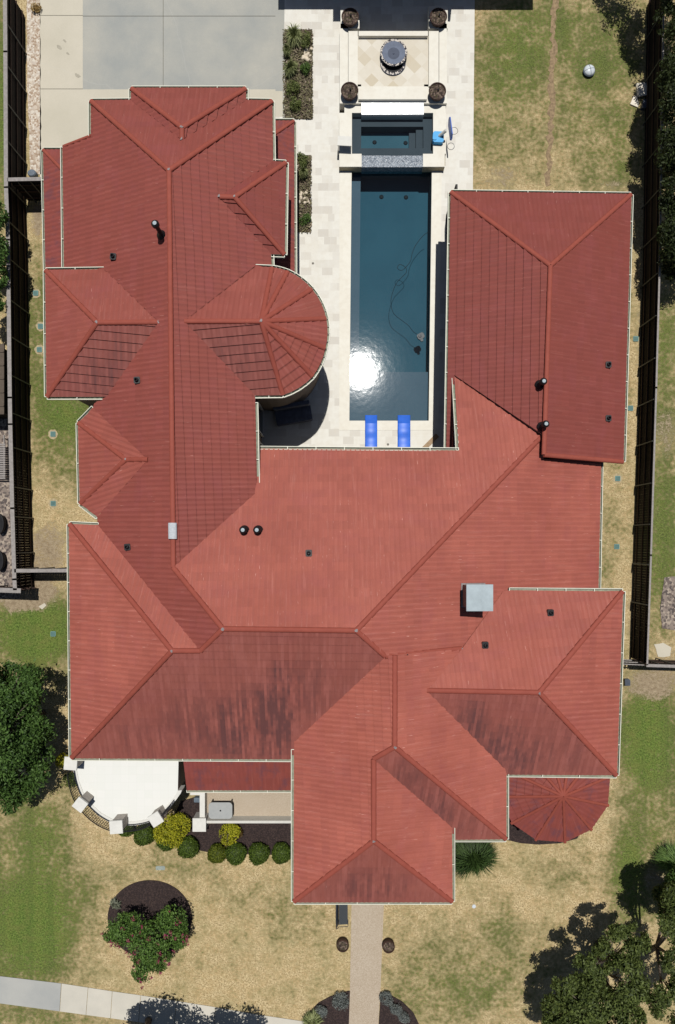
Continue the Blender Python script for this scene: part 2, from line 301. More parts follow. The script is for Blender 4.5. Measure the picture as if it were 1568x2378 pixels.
for y in ys:
    for x in xs:
        gv.append((x, y, 0)); px, py = x / S + NX, NY - y / S
        base = .10 + (.14 if px > 1103 and py < 440 else 0)
        ga.append(base + sum(a * ell(px, py, cx, cy, rx, ry) for cx, cy, rx, ry, a in GREEN)); gb.append(sum(a * ell(px, py, cx, cy, rx, ry) for cx, cy, rx, ry, a in BARE))
nc = len(xs); gf = []
for j in range(len(ys) - 1):
    for i in range(nc - 1):
        cx, cy = (xs[i] + xs[i + 1]) / 2, (ys[j] + ys[j + 1]) / 2
        if poolA.x + .1 < cx < poolB.x - .1 and poolB.y + .1 < cy < poolA.y - .1: continue
        gf.append((j * nc + i, j * nc + i + 1, (j + 1) * nc + i + 1, (j + 1) * nc + i))
me = bpy.data.meshes.new('lawn'); me.from_pydata(gv, [], gf); me.materials.append(LAWN)
for nm, arr in (('green', ga), ('bare', gb)):
    a = me.attributes.new(nm, 'FLOAT', 'POINT'); a.data.foreach_set('value', arr)
lawn = bpy.data.objects.new('lawn', me); C.objects.link(lawn); struct(lawn)
def sheet(name, polys, z, m, kind='structure', wob=0.0, zb=None):
    mb = MB()
    for poly in polys:
        pts = [P(x, y) for x, y in poly]
        if wob:
            q = []
            for i in range(len(pts)):
                a, b = pts[i], pts[(i + 1) % len(pts)]; n = max(1, int((b - a).length / .25))
                for k in range(n): p = a.lerp(b, k / n); q.append(p + Vector((R.uniform(-wob, wob), R.uniform(-wob, wob), 0)))
            pts = q
        if zb is not None: mb.prism([(p.x, p.y) for p in pts], zb, z, 0, True, False)
        else:
            if area2(pts) < 0: pts = pts[::-1]
            mb.face([(p.x, p.y, z) for p in pts])
    o = link(name, mb, m); struct(o, kind); return o
def rect(x0, y0, x1, y1): return [(x0, y0), (x1, y0), (x1, y1), (x0, y1)]
# paving
sheet('driveway', [rect(193, -60, 640, 208), [(640, -60), (662, -60), (658, 300), (640, 300)]], .016, DRIVE)
sheet('driveway_apron', [rect(93.5, -60, 193, 420), rect(193, 208, 640, 420), rect(640, 212, 657, 300)], .02, DRIVEL)
jm = MB()
for (x0, y0, x1, y1) in [(94, 36, 193, 37), (94, 206.5, 193, 207.6), (193, 37.5, 640, 38.4), (379, -60, 380, 208)]:
    a, b = P(x0, y0), P(x1, y1); jm.face([(a.x, b.y, .026), (b.x, b.y, .026), (b.x, a.y, .026), (a.x, a.y, .026)])
struct(link('driveway_joints', jm, JOINT))
sheet('pool_deck', [[(662, -60), (789, -60), (789, 1060), (590, 1060), (590, 620), (640, 272), (658, 272)], [(1034, -60), (1103, -60), (1098, 446), (1034, 446)], [(1018, 446), (1060, 446), (1060, 1060), (1018, 1060)], rect(1004, 386, 1034, 446), rect(789, 996, 1018, 1060), rect(789, -60, 1034, 240)], .03, DECK)
sheet('front_walkway', [[(817.5, 2040), (892.5, 2040), (891.7, 2097), (884, 2290), (876, 2420), (809, 2420), (813, 2290)]], .03, AGG)
sheet('sidewalk', [[(-80, 2256), (143, 2282.5), (139, 2347), (-80, 2318)]], .03, WALKG)
sheet('sidewalk_slab', [[(144.2, 2282.6), (205, 2292), (200, 2355.5), (140, 2347.2)], [(206, 2292.2), (261, 2300.6), (257, 2363), (201, 2355.7)], [(262, 2300.8), (327, 2310), (322, 2372), (258, 2363.2)], [(328, 2310.2), (410, 2323), (404, 2385), (323, 2372.2)], [(411, 2323.2), (500, 2337.5), (497, 2400), (405, 2385.2)], [(501, 2337.7), (600, 2355), (597, 2420), (498, 2400.2)], [(601, 2355.2), (712, 2371.5), (705, 2430), (598, 2420)]], .03, WALKL)
sheet('street_verge_path', [[(1519, 1495), (1540, 1492), (1560, 1503), (1556, 1524), (1528, 1526)]], .016, DRIVEL, wob=.03)
sheet('rock_strip', [[(62, -60), (93, -60), (97, 405), (72, 405), (64, 200)]], .02, GRAVEL, 'stuff', wob=.03)
sheet('neighbor_gravel', [[(1543, 1340), (1575, 1338), (1600, 1464), (1570, 1463), (1537, 1459), (1533, 1414), (1536, 1381)]], .03, GRAVELD, 'stuff', wob=.02)
sheet('neighbor_stones', [rect(-60, 900, 50, 1390)], .012, GRAVELD, 'stuff', wob=.06)
sheet('dirt_trench', [[(1282, -40), (1295, -40), (1291, 110), (1286, 250), (1281, 350), (1279, 433), (1266, 433), (1270, 350), (1274, 250), (1278, 110)]], .012, DIRT, wob=.13)
mp_ = [(348.7 + 98 * math.cos(a), 2131 + 88 * math.sin(a) + (4 if math.sin(a) > .5 else 0)) for a in [2 * math.pi * i / 48 for i in range(48)]]
sheet('mulch', [mp_, [(400, 1905), (420, 1860), (470, 1845), (470, 1912), (685, 1910), (685, 1984), (600, 1984), (481, 1977), (455, 1972), (425, 1945)],
                [(752, 2377), (718, 2377), (722, 2345), (740, 2327), (768, 2312), (808, 2300), (813, 2300), (809, 2420), (730, 2420)], [(884, 2303), (905, 2308), (935, 2325), (960, 2350), (973, 2377), (975, 2420), (877, 2420)],
                [(1176, 1860), (1176, 1949), (1210, 1957), (1250, 1960), (1300, 1957), (1340, 1946), (1352, 1925), (1300, 1850)]], .05, MULCH, zb=-.01)
sheet('planting_bed', [rect(661, 70, 726, 278), [(692, 361), (722, 361), (721, 540), (692, 540)]], .05, SOIL, wob=.02)
sheet('porch_floor', [rect(470, 1770, 690, 1908)], .14, AGG, zb=-.01)
# ------------------------------------------------------------------ swimming pool
def rail_box(mb, x0, y0, x1, y1, z0, z1, m=0): # picture rectangle read at height z1
    a, b = P(x0, y0, z1), P(x1, y1, z1); mb.prism([(a.x, b.y), (b.x, b.y), (b.x, a.y), (a.x, a.y)], z0, z1, m)
pool = thing('swimming_pool', 'long rectangular pool with dark teal water and pale stone coping', 'pool', P(906, 690))
mb = MB(); cz = .045
A0, A1, A2, A3 = P(817, 386), P(1003, 386), P(995.5, 977), P(811.5, 977)
O0, O1, O2, O3 = P(789, 386), P(1026, 386), P(1018, 999), P(788, 999)
def lq(mb, pts, z0, z1, m=0): mb.prism([(p.x, p.y) for p in pts], z0, z1, m)
lq(mb, [O0, A0, A3, O3], -.12, cz); lq(mb, [A1, O1, O2, A2], -.12, cz); lq(mb, [A3, A2, O2, O3], -.12, cz)
link('coping', mb, COPING, pool)
mb = MB(); fz = -1.35
def lerpP(a, b, f): return a.lerp(b, f)
L0, L3 = A0.lerp(A1, .115), A3.lerp(A2, .115)          # inner edge of the long bench
LB0, LB1 = A0.lerp(A3, .80), A1.lerp(A2, .80)           # start of the shallow shelf
def setz(p, z): return Vector((p.x, p.y, z))
for a, b in ((A0, A1), (A1, A2), (A2, A3), (A3, A0)): mb.face([setz(a, fz), setz(b, fz), setz(b, -.1), setz(a, -.1)], 1)
mb.face([setz(p, fz) for p in (A0, A3, A2, A1)], 0)
link('basin', mb, [PLASTER, SPAP], pool)
mb = MB(); mb.prism([(p.x, p.y) for p in (A0, L0, LB0.lerp(LB1, .115), LB0)], fz, -.52, 0); mb.prism([(p.x, p.y) for p in (LB0, LB1, A2, A3)], fz, -.45, 0)

link('ledge', mb, LEDGE, pool)
for (x, y) in ((886, 457.5), (943, 458.5)):
    mb = MB(); p = P(x, y, fz); mb.lathe((p.x, p.y, fz), [(.001, .05), (.09, .05), (.13, .02), (.13, 0)], 18); link('pool_light', mb, BLACK, pool)
mb = MB(); mb.face([setz(p, -.07) for p in (A0, A3, A2, A1)]); link('water', mb, WATER, pool)
# hose and cleaner
cl = thing('pool_cleaner', 'dark pool cleaner robot with long black floating hose', 'pool cleaner', P(977, 781, -.05))
def spline(pts, n=6):
    out = []
    for i in range(len(pts) - 1):
        p0, p1, p2, p3 = pts[max(i - 1, 0)], pts[i], pts[i + 1], pts[min(i + 2, len(pts) - 1)]
        for k in range(n):
            u = k / n; out.append(.5 * ((2 * p1) + (p2 - p0) * u + (2 * p0 - 5 * p1 + 4 * p2 - p3) * u * u + (3 * p1 - p0 - 3 * p2 + p3) * u ** 3))
    out.append(pts[-1]); return out
hp = [(993, 540), (982, 548), (965, 570), (957, 590), (954, 605), (943, 620), (932, 628), (923, 622), (929, 614), (942, 621), (944, 632), (934, 643), (922, 656), (913, 676), (908, 702), (914, 727), (932, 743), (948, 755), (960, 770), (972, 778)]
mb = MB(); mb.tube(spline([P(x, y, -.055) for x, y in hp]), .013, 7); link('hose', mb, BLACK, cl)
mb = MB(); p = P(977, 781, -.05); mb.box((p.x, p.y, -.04), (.42, .34, .14), .5, 0, .07); mb.box((p.x + .05, p.y - .16, -.03), (.16, .3, .1), .2, 0, .03); mb.lathe((p.x - .05, p.y, .03), [(.1, 0), (.09, .05), (.001, .06)], 14)
link('body', mb, simple('grey_plastic', lin(70, 78, 84, .8), .5), cl)
# pool mats
BLUE = simple('blue_vinyl', lin(52, 112, 226, .88), .4, .08, 3)
for i, (x0, x1, lab) in enumerate(((848, 876.2, 'blue pool lounge mat at the pool end, nearer the round tower'), (923.7, 953.2, 'blue pool lounge mat at the pool end, nearer the east wing'))):
    tt = thing('pool_mat', lab, 'pool mat', P((x0 + x1) / 2, 1005, .05), 'blue pool mats')
    for nm, y0, y1 in (('backrest', 964, 983), ('mat', 983, 1056)):
        mb = MB(); rows = []
        for k in range(15):
            f = k / 14; y = y0 + (y1 - y0) * f; z = (.20 - .12 * f) if nm == 'backrest' else (.08 + .05 * math.sin(f * math.pi * 2.0) ** 2)
            a, b = P(x0, y, z), P(x1, y, z); w = (b - a)
            rows.append([a + Vector((0, 0, -.05)), a + Vector((0, 0, .0)), a + w * .08 + Vector((0, 0, .03)), a + w * .5 + Vector((0, 0, .02)), a + w * .92 + Vector((0, 0, .03)), b, b + Vector((0, 0, -.05))])
        mb.grid(rows, 0, True); mb.face(rows[0]); mb.face(rows[-1][::-1]); link(nm, mb, BLUE, tt, True)
mb = MB(); a, b = P(984, 1042, .06), P(1016, 1010, .06); mb.bar(a, b, .26, .05)
tag(link('wooden_plank', mb, simple('tan_wood', lin(176, 150, 120, .8), .8)), 'tan wooden plank laid diagonally across the deck corner', 'plank')
# ------------------------------------------------------------------ spa
spa = thing('hot_tub', 'raised square spa with dark water and pebble spillway into the pool', 'hot tub', P(911, 310))
sz_ = .46
for r in ((788, 262, 817.5, 357), (1006, 262, 1036, 357), (788, 357, 840, 387), (982.5, 357, 1033, 387), (800, 236, 840, 262), (984, 236, 1035, 262)): mb = MB(); rail_box(mb, *r, -.02, sz_); link('rim', mb, COPING, spa)
mb = MB(); a, b = P(817.5, 262, .4), P(1006, 361, .4)
for q0, q1 in (((a.x, a.y), (b.x, a.y)), ((b.x, a.y), (b.x, b.y)), ((b.x, b.y), (a.x, b.y)), ((a.x, b.y), (a.x, a.y))): mb.face([(q0[0], q0[1], -.6), (q1[0], q1[1], -.6), (q1[0], q1[1], .42), (q0[0], q0[1], .42)], 0)
i0, i1 = P(838.7, 295, .05), P(983, 345, .05)
for r in ((a.x, b.y, i0.x, a.y), (i1.x, b.y, b.x, a.y), (i0.x, i0.y, i1.x, a.y), (i0.x, b.y, i1.x, i1.y)): mb.prism([(r[0], r[1]), (r[2], r[1]), (r[2], r[3]), (r[0], r[3])], -.6, .08, 0)
link('bench', mb, SPAP, spa)
mb = MB(); mb.face([(i0.x, i1.y, -.5), (i1.x, i1.y, -.5), (i1.x, i0.y, -.5), (i0.x, i0.y, -.5)]); link('floor', mb, SPAF, spa)
for k, (x0, x1, z) in enumerate(((966, 983, -.12), (950, 966, -.32))):
    mb = MB(); rail_box(mb, x0, 297, x1, 345, -.5, z); link('step', mb, SPAP, spa)
for (x, y) in ((870, 330.5), (942, 332)):
    mb = MB(); p = P(x, y, -.5); mb.lathe((p.x, p.y, -.5), [(.001, .04), (.1, .04), (.13, 0)], 16); link('drain', mb, BLACK, spa)
mb = MB(); mb.face([(a.x, b.y, .38), (b.x, b.y, .38), (b.x, a.y, .38), (a.x, a.y, .38)]); link('water', mb, SPAW, spa)
mb = MB(); a, b, c, d = P(840, 361, .41), P(982.5, 361, .41), P(982.5, 388, .36), P(840, 388, .36)
mb.face([d, c, b, a]); mb.face([(d.x, d.y, -.3), (c.x, c.y, -.3), c, d]); link('spillway', mb, SPILL, spa)
mb = MB(); a, b = P(788, 387, .46), P(1033, 387, .46); mb.face([(a.x, a.y - .004, -.1), (P(840, 387, .4).x, a.y - .004, -.1), (P(840, 387, .4).x, a.y - .004, .4), (a.x, a.y - .004, .4)]); FS = simple('stone_face', lin(176, 166, 140, .8), .8); link('front_face', mb, FS, spa); mb = MB(); x2 = P(982.5, 387, .4).x
mb.face([(x2, a.y - .004, -.1), (b.x, a.y - .004, -.1), (b.x, a.y - .004, .4), (x2, a.y - .004, .4)]); link('front_face', mb, FS, spa)
# ------------------------------------------------------------------ fountain terrace
fo = thing('fountain_terrace', 'raised stone terrace with diamond tile floor, low walls and bright water weir', 'fountain terrace', P(912, 140))
mb = MB(); rail_box(mb, 831, 84, 995, 201, 0, .62); link('tile_floor', mb, CHECK, fo)
mb = MB(); rail_box(mb, 832.5, 200.5, 991.5, 230.5, 0, .80); link('front_wall', mb, COPING, fo)
for r in ((809.4, 72, 831, 200, .72), (996, 72, 1019, 200, .72)):
    mb = MB(); rail_box(mb, *r[:4], 0, r[4]); link('side_wall', mb, COPING, fo)
for r in ((789, 55, 808.6, 196, .62), (1020, 55, 1038, 196, .62)):
    mb = MB(); rail_box(mb, *r[:4], 0, r[4]); link('outer_ledge', mb, COPING, fo)
mb = MB(); rail_box(mb, 833, 72, 994, 83, 0, .82); link('back_ledge', mb, COPING, fo)
for r in ((791, 14, 835, 66), (996, 14, 1040, 66), (789, 196, 839, 240), (985, 196, 1038, 240)):
    mb = MB(); rail_box(mb, *r, 0, .62); link('pedestal', mb, COPING, fo)
mb = MB(); a, b, c, d = P(839.4, 234, .62), P(984.4, 234, .62), P(984.4, 266, .535), P(839.4, 266, .535)
mb.face([d, c, b, a]); mb.face([(d.x, d.y, .0), (c.x, c.y, .0), c, d]); mb.face([a, (a.x, a.y, 0), (d.x, d.y, 0), d]); mb.face([(b.x, b.y, 0), b, c, (c.x, c.y, 0)]); link('weir', mb, WEIR, fo)
# bowl
GLZ = simple('grey_blue_glaze', lin(122, 132, 152, .7), .75, .1, 3); GLD = simple('dark_grey_glaze', lin(92, 100, 118, .7), .75, .1, 3)
t = NT('mosaic_ring'); pos = t.geo(); vo = t.add('ShaderNodeTexVoronoi', i_Vector=pos, i_Scale=9.5); MOS = t.out(t.mix(t.math('GREATER_THAN', t.noise(pos, 11, 1), .5), lin(214, 206, 196, .8), lin(48, 46, 56, .7)), .7)
bc = P(912.7, 146.7, .62); bn = Vector((bc.x + .02, bc.y + .37, bc.z - .44)); bw = thing('fountain_bowl', 'grey glazed fountain bowl with mosaic rim on tiled terrace', 'fountain', bc)
mb = MB(); mb.lathe(bc, [(.74, 0), (.74, .06), (.72, .07)], 40, 0); mb.lathe(bc, [(.72, .07), (.58, .072)], 40, 1); mb.lathe(bc, [(.58, .072), (.3, .08), (.22, .1), (.001, .11)], 40, 2); link('base_ring', mb, [GLD, MOS, BLACK], bw, True)  # inside of the ring is black: the bowl's shadow put into the colour
mb = MB(); mb.lathe(bn, [(.3, .36), (.55, .5), (.74, .68), (.78, .74), (.775, .755)], 44, 0); mb.lathe(bn, [(.775, .755), (.66, .75)], 44, 1); mb.lathe(bn, [(.66, .75), (.6, .73), (.34, .69)], 44, 0); mb.lathe(bn, [(.34, .69), (.001, .685)], 44, 2)
link('bowl', mb, [GLZ, MOS, GLD], bw, True)
mb = MB(); mb.lathe(bn, [(.05, .68), (.05, .72), (.001, .73)], 12); link('spout', mb, GLD, bw)
# urn planters
URN = simple('brown_glazed_clay', lin(74, 52, 44, .7), .6, .25, 5)
def urn(loc): # loc: foot
    u = thing('urn_planter', '', 'planter', loc, 'clay urn planters around the fountain'); mb = MB()
    mb.lathe(loc, [(.30, 0), (.36, .06), (.45, .22), (.46, .30), (.49, .36), (.50, .40), (.46, .41), (.44, .34)], 32); link('urn', mb, URN, u, True)
    mb = MB(); mb.lathe(loc, [(.45, .33), (.3, .36), (.001, .38)], 24); link('soil', mb, SOIL, u)
    mb = MB(); mb.lathe((loc[0] + .04, loc[1] + .02, loc[2] + .37), [(.05, 0), (.05, .14), (.001, .16)], 10); link('spout', mb, BLACK, u); return u
uz = .62; u0 = None
for (x, y, lab) in ((812, 210, 'clay urn planter on the terrace corner beside the weir, driveway side'), (1016, 211, 'clay urn planter on the terrace corner beside the weir, lawn side'), (813.4, 38, 'clay urn planter half in shadow behind the bowl, driveway side'), (1018.4, 38, 'clay urn planter half in shadow behind the bowl, lawn side')):
    top = P(x, y, uz + .40); loc = Vector((top.x, top.y, uz))
    if u0 is None: u0 = urn(loc); u0['label'] = lab
    else: dup(u0, loc, lab)
# pool pavilion just beyond the frame, throwing the shadow over the terrace
pv = thing('pool_pavilion', 'dark pavilion beyond the fountain whose shadow falls over the terrace', 'pavilion', P(945, -110))
mb = MB(); a, b = P(650, -330), P(1241, -330); s0 = P(650, -12).y
mb.prism([(a.x, s0), (b.x, s0), (b.x, a.y), (a.x, a.y)], 3.0, 3.25); c, d = P(780, -330), P(1052, -330); s1 = P(0, -18).y
s1 = P(0, -14).y; mb.prism([(c.x, s1), (d.x, s1), (d.x, a.y), (c.x, a.y)], 3.3, 6.0); s1 = P(0, 4).y
ang = [math.pi * k / 16 for k in range(17)]; cx0 = (c.x + d.x) / 2 
mb.prism([(cx0 + 2.85, s1 + 1.0)] + [(cx0 + 2.85 * (1 - j / 10), s1 - .52 * math.sin(math.pi * j / 20) ** 2) for j in range(21)] + [(cx0 - 2.85, s1 + 1.0)], 5.4, 6.0)
link('roof', mb, ROOFL, pv)
for x in (655, 780, 1050, 1235):
    mb = MB(); p = P(x, -30); mb.box((p.x, p.y + .3, 1.5), (.3, .3, 3.0)); link('post', mb, STUCCO, pv)
# basketball hoop
SKY = simple('light_blue_plastic', lin(70, 170, 232, .85), .4, .06, 4); ROY = simple('royal_blue_plastic', lin(40, 96, 190, .85), .4, .06, 4)
hb = P(1020, 324, .46); hoop = thing('basketball_hoop', 'blue poolside basketball hoop standing on the spa rim', 'basketball hoop', hb)
mb = MB(); mb.box((hb.x - .08, hb.y, .46 + .13), (.62, .62, .26), -.05, 0, .08); mb.box((hb.x - .3, hb.y, .46 + .28), (.22, .4, .05), -.05, 0, .05); link('base', mb, SKY, hoop)
mb = MB(); mb.tube([(hb.x - .02, hb.y + .05, .7), (hb.x + .3, hb.y + .08, 1.15)], .09, 10); link('pole', mb, WHITE, hoop)
mb = MB(); B0, B1 = P(1041.5, 285, 1.45), P(1034.5, 332, 1.05); c0 = (B0 + B1) / 2; n_ = Vector((1, .13, 0)).normalized(); tn = Vector((-.13, 1, 0)).normalized()
pl = [(-.55, -.12), (-.42, -.3), (.42, -.3), (.6, -.05), (.6, .18), (.48, .36), (-.48, .36), (-.6, .1)]
f1 = [Vector((hb.x + .5, hb.y + .12, 1.15)) + tn * q[0] + Vector((0, 0, q[1])) for q in pl]; f2 = [p + n_ * .05 for p in f1]
mb.face(f1); mb.face(f2[::-1])
for i in range(8): j = (i + 1) % 8; mb.face([f1[i], f2[i], f2[j], f1[j]])
link('backboard', mb, ROY, hoop)
mb = MB(); rc = Vector((hb.x + .78, hb.y + .15, 1.0)); mb.tube([(rc.x + .2 * math.cos(a), rc.y + .2 * math.sin(a), rc.z) for a in [2 * math.pi * k / 24 for k in range(25)]], .014, 6); link('rim', mb, simple('grey_steel', lin(120, 112, 108, .7), .4), hoop)
# white poolside table
tb = P(800.5, 327, .98); tl = thing('side_table', 'small white square table on the spa rim', 'table', (tb.x, tb.y, .46))
mb = MB(); mb.box((tb.x, tb.y, .96), (.80, .54, .04), -.05); link('tabletop', mb, WHITE, tl)
for sx in (-.36, .36):
    for sy in (-.23, .23):
        mb = MB(); z0 = .46 if tb.x + sx > P(788, 300, .46).x else .03; mb.bar((tb.x + sx, tb.y + sy, z0), (tb.x + sx, tb.y + sy, .945), .05, .04); link('leg', mb, WHITE, tl)
# covered grill and stool in the shaded courtyard
gp = P(680, 958, .9); gt = thing('outdoor_sofa', 'dark covered outdoor sofa in the shade below the tower', 'sofa', (gp.x, gp.y, .03))
DK = simple('dark_grey_canvas', lin(104, 108, 122, .8), .8, .2, 4)
mb = MB(); mb.box((gp.x, gp.y, .24), (2.1, .95, .42), .17, 0, .06); link('seat', mb, DK, gt); mb = MB(); mb.box((gp.x - .08, gp.y + .42, .52), (2.1, .22, .98), .17, 0, .05); link('backrest', mb, DK, gt)
# ------------------------------------------------------------------ HOUSE: roof geometry solved from the picture
V = {}
for row in '''a1 212 235 5.6 1;a2 632 235 5.6 1;pk 393 396 7.9 0;nb1 306 206 5.6 1;nb2 571 206 5.6 1;nbA 423 297 7.0 0;nbB 423 325 7.0 0;nv1 306 234 5.6 1;nv2 571 234 5.6 1
a3 212 315 5.6 1;a4 147 340 4.7 0;a5 150 626 4.7 0;w1n 243 626 5.88 1;w1r 370 748 7.2 1;w1s 249 921 5.88 1;m1 220 936 5.6 0;m2 217 947 5.6 0;w2e 345 1067 7.1 0;m3 227 1200 5.7 0;wv1 229 1220 5.9 0;f2 466 1511 8.5 0
r2w 518 1460 9.4 0;r1s 403 1318 8.1 0;e0 634 376 5.6 0;e1v 510 457 6.7 1;e1s 630 590 5.6 0;e3 631 617 5.6 0;tv1 590 620 5.92 1;tr 428 746 7.3 1;tv2 592 918 5.92 1;m5 593 935 5.8 0;m6 597 1133 5.8 0;nv 592 1147 5.9 0
e1n 664 378 5.2 0;e1t 661 591 5.2 0;e1a 545 458 6.7 1;tA 607 746 7.3 1;t0 632 622 5.92 1;t1 668 631 5.92 1;t2 724 672 5.92 1;t3 757 740 5.92 1;t4 755 809 5.92 1;t5 726 874 5.92 1;t6 657 917 5.92 1
c1 107 628 5.88 1;c2 110 921 5.88 1;w1a 226 749 7.2 1;b1 183 982 5.5 1;b2 187 1169 5.5 1;w2a 293 1067 7.0 0;g1 162 1217 6.0 1;g2 167 1759 6.1 1;f1 400 1511 8.6 0;r2e 828 1464 9.6 0;h1 895 1524 8.7 0;v1 683 1722 6.2 0;g3 683 1762 6.1 1
k1 602 1042 5.6 1;k2 1065 1046 5.6 1;k3 1055 871 3.9 0;k4 1259 1012 5.2 0;q1 1047 446 3.7 1;q2 1465 452 3.7 1;q3 1447 1072 3.75 1;q4 1263 1056 5.5 0;qr 1278 617 5.5 0;q6 1037 1044 3.7 1;q7 1062 1044 3.85 0;k5 1259 1008 5.45 0;k6 1055 871 3.95 0
s0 1262 1066 4.75 0;s1 1395 1066 3.5 1;s2 1389 1380 3.5 1;s4 1183 1380 6.3 0;s3 1168 1374 6.4 0;j1 1073 1506 7.4 0;R3t 917 1521 8.7 0;R3b 917 1734 8.6 0;R4t 868 1762 8.1 0;R4b 868 1952 8.1 0;z0 683 1740 6.2 1;z1 683 2093 6.2 1;z2 1050 2093 6.2 1;vm 1050 1920 6.2 0
y1 1050 1948 6.2 1;y2 1175 1948 6.2 1;y3 1175 1797 6.2 1;vr 1172 1783 6.3 0;rr 991 1603 8.4 0;rA 1252 1608 8.5 0;u0 1183 1371 6.3 1;u1 1446 1373 6.3 1;u2 1431 1800 6.2 1'''.replace('\n', ';').split(';'):
    n, x, y, h, e = row.split(); V[n] = [float(x), float(y), float(h), int(e)]
FACES = []
for row in '''west:a1 nv1 nbB nv2 a2 pk;west:nb1 nb2 nbA;west:nb1 nbA nbB nv1;west:nb2 nv2 nbB nbA;west:a1 a3 a4 a5 w1n w1r w1s m1 m2 w2e m3 wv1 f2 r2w r1s pk;west:a2 e0 e1v e1s e3 tv1 tr tv2 m5 m6 nv r1s pk
dormer1:e0 e1n e1a e1v;dormer1:e1n e1t e1a;dormer1:e1t e1s e1v e1a;tower:tr tv1 t0 tA;tower:t0 t1 tA;tower:t1 t2 tA;tower:t2 t3 tA;tower:t3 t4 tA;tower:t4 t5 tA;tower:t5 t6 tA;tower:t6 tv2 tr tA:.5
dormer2:c1 w1n w1r w1a;dormer2:c1 w1a c2;dormer2:c2 w1a w1r w1s:.35;dormer3:m2 b1 w2a w2e;dormer3:b1 b2 w2a;dormer3:b2 m3 w2e w2a;front:g1 wv1 f2 f1;front:g1 f1 g2;front:g2 f1 f2 r2w r2e h1 v1 g3:1.0
front:k1 nv r1s r2w r2e k4 k3 k2;east:q1 q2 qr;east:q2 q3 q4 qr;east:q1 qr k5 k6 q7 q6;front:r2e k4 s0 s1 s2 s4 s3 j1 h1;entry:v1 h1 R3t R3b R4t R4b z1 z0;entry:z1 R4b z2:.55;entry:R4t R4b z2 vm
entry:R3b R4t vm y1 y2:.75;entry:h1 R3t j1:;entry:R3t R3b y2 y3 vr rr j1;block:rr rA u1 u0 s3 j1;block:u1 u2 rA;block:rA u2 y3 vr rr:.95'''.replace('\n', ';').split(';'):
    p = row.split(':'); FACES.append((p[0], p[1].split(), float(p[2]) if len(p) > 2 and p[2] else 0.0))
TW = ['t0', 't1', 't2', 't3', 't4', 't5', 't6']
for a_, b_ in zip(TW[:-1], TW[1:]):
    for q_ in (1, 2, 3):
        f_ = q_ / 4; x_, y_ = [V[a_][i] + (V[b_][i] - V[a_][i]) * f_ for i in (0, 1)]; ra_, rb_ = [math.hypot(V[n][0] - 607, V[n][1] - 769) for n in (a_, b_)]; r_ = ra_ + (rb_ - ra_) * f_; d_ = math.hypot(x_ - 607, y_ - 769)
        V[a_ + 'm%d' % q_] = [607 + (x_ - 607) * r_ / d_, 769 + (y_ - 769) * r_ / d_, 5.87, 0]
    for f in FACES:
        if a_ in f[1] and b_ in f[1]: i_ = f[1].index(a_); f[1][i_ + 1:i_ + 1] = [a_ + 'm%d' % q_ for q_ in (1, 2, 3)]
names = list(V); idx = {n: i for i, n in enumerate(names)}; nv_, nf_ = len(names), len(FACES)
rows = []; rhs = []
for i, n in enumerate(names):
    x, y, h, e = V[n]; wgt = 2.0 if e else .3; r = np.zeros(nv_ + 3 * nf_); r[i] = wgt; rows.append(r); rhs.append(wgt / (1 - h / H))
for k, (g_, vs, _) in enumerate(FACES):
    for n in vs:
        x, y = (V[n][0] - 800) / 600, (V[n][1] - 1200) / 600; r = np.zeros(nv_ + 3 * nf_); c = nv_ + 3 * k
        r[c], r[c + 1], r[c + 2] = x, y, 1; r[idx[n]] = -1; rows.append(r * 3); rhs.append(0)
sol = np.linalg.lstsq(np.array(rows), np.array(rhs), rcond=None)[0]
HV = {n: H * (1 - 1 / sol[i]) for n, i in idx.items()}
def VP(n): return P(V[n][0], V[n][1], HV[n])
def face_h(k, x, y):
    A, B, D = sol[nv_ + 3 * k: nv_ + 3 * k + 3]; w = A * (x - 800) / 600 + B * (y - 1200) / 600 + D; return H * (1 - 1 / w)
COURSE, PER = .42, .24
class RB:
    def __init__(s): s.v = []; s.f = []; s.uv = []; s.st = []; s.ri = []
    def emit(s, pts3, uvs, st, ri=0.0):
        n = len(s.v); s.v.extend(pts3); s.f.append(tuple(range(n, n + len(pts3)))); s.uv.extend(uvs); s.st.append(st); s.ri.append(ri)
def clip(poly, conv):
    out = poly
    for i in range(len(conv)):
        a, b = conv[i], conv[(i + 1) % len(conv)]; ex, ey = b[0] - a[0], b[1] - a[1]; inp = out; out = []
        if not inp: return []
        d = [ex * (p[1] - a[1]) - ey * (p[0] - a[0]) for p in inp]
        for j in range(len(inp)):
            k = (j + 1) % len(inp); p, q = inp[j], inp[k]
            if d[j] >= 0: out.append(p)
            if (d[j] >= 0) != (d[k] >= 0):
                f = d[j] / (d[j] - d[k]); out.append((p[0] + (q[0] - p[0]) * f, p[1] + (q[1] - p[1]) * f))
    return out
STAINS = [(590, 1690, 110, 110, 1.0), (650, 1640, 60, 110, 1.0), (470, 1680, 130, 90, .55), (700, 1600, 90, 80, .5), (330, 1720, 90, 50, .35), (1180, 1740, 90, 90, 1.0), (1100, 1660, 50, 60, .9), (1290, 1740, 90, 70, .4), (1010, 1870, 60, 60, .9), (950, 1800, 60, 60, .6), (1090, 1910, 50, 40, .4), (860, 2050, 120, 50, .6), (240, 860, 70, 60, .6), (280, 800, 50, 40, .4), (540, 840, 80, 60, .45)]
def stain_at(p):
    k = H / (H - p[2]); x, y = p[0] / S * k + NX, NY - p[1] / S * k; return .12 + sum(a * ell(x, y, cx, cy, rx, ry) for cx, cy, rx, ry, a in STAINS)
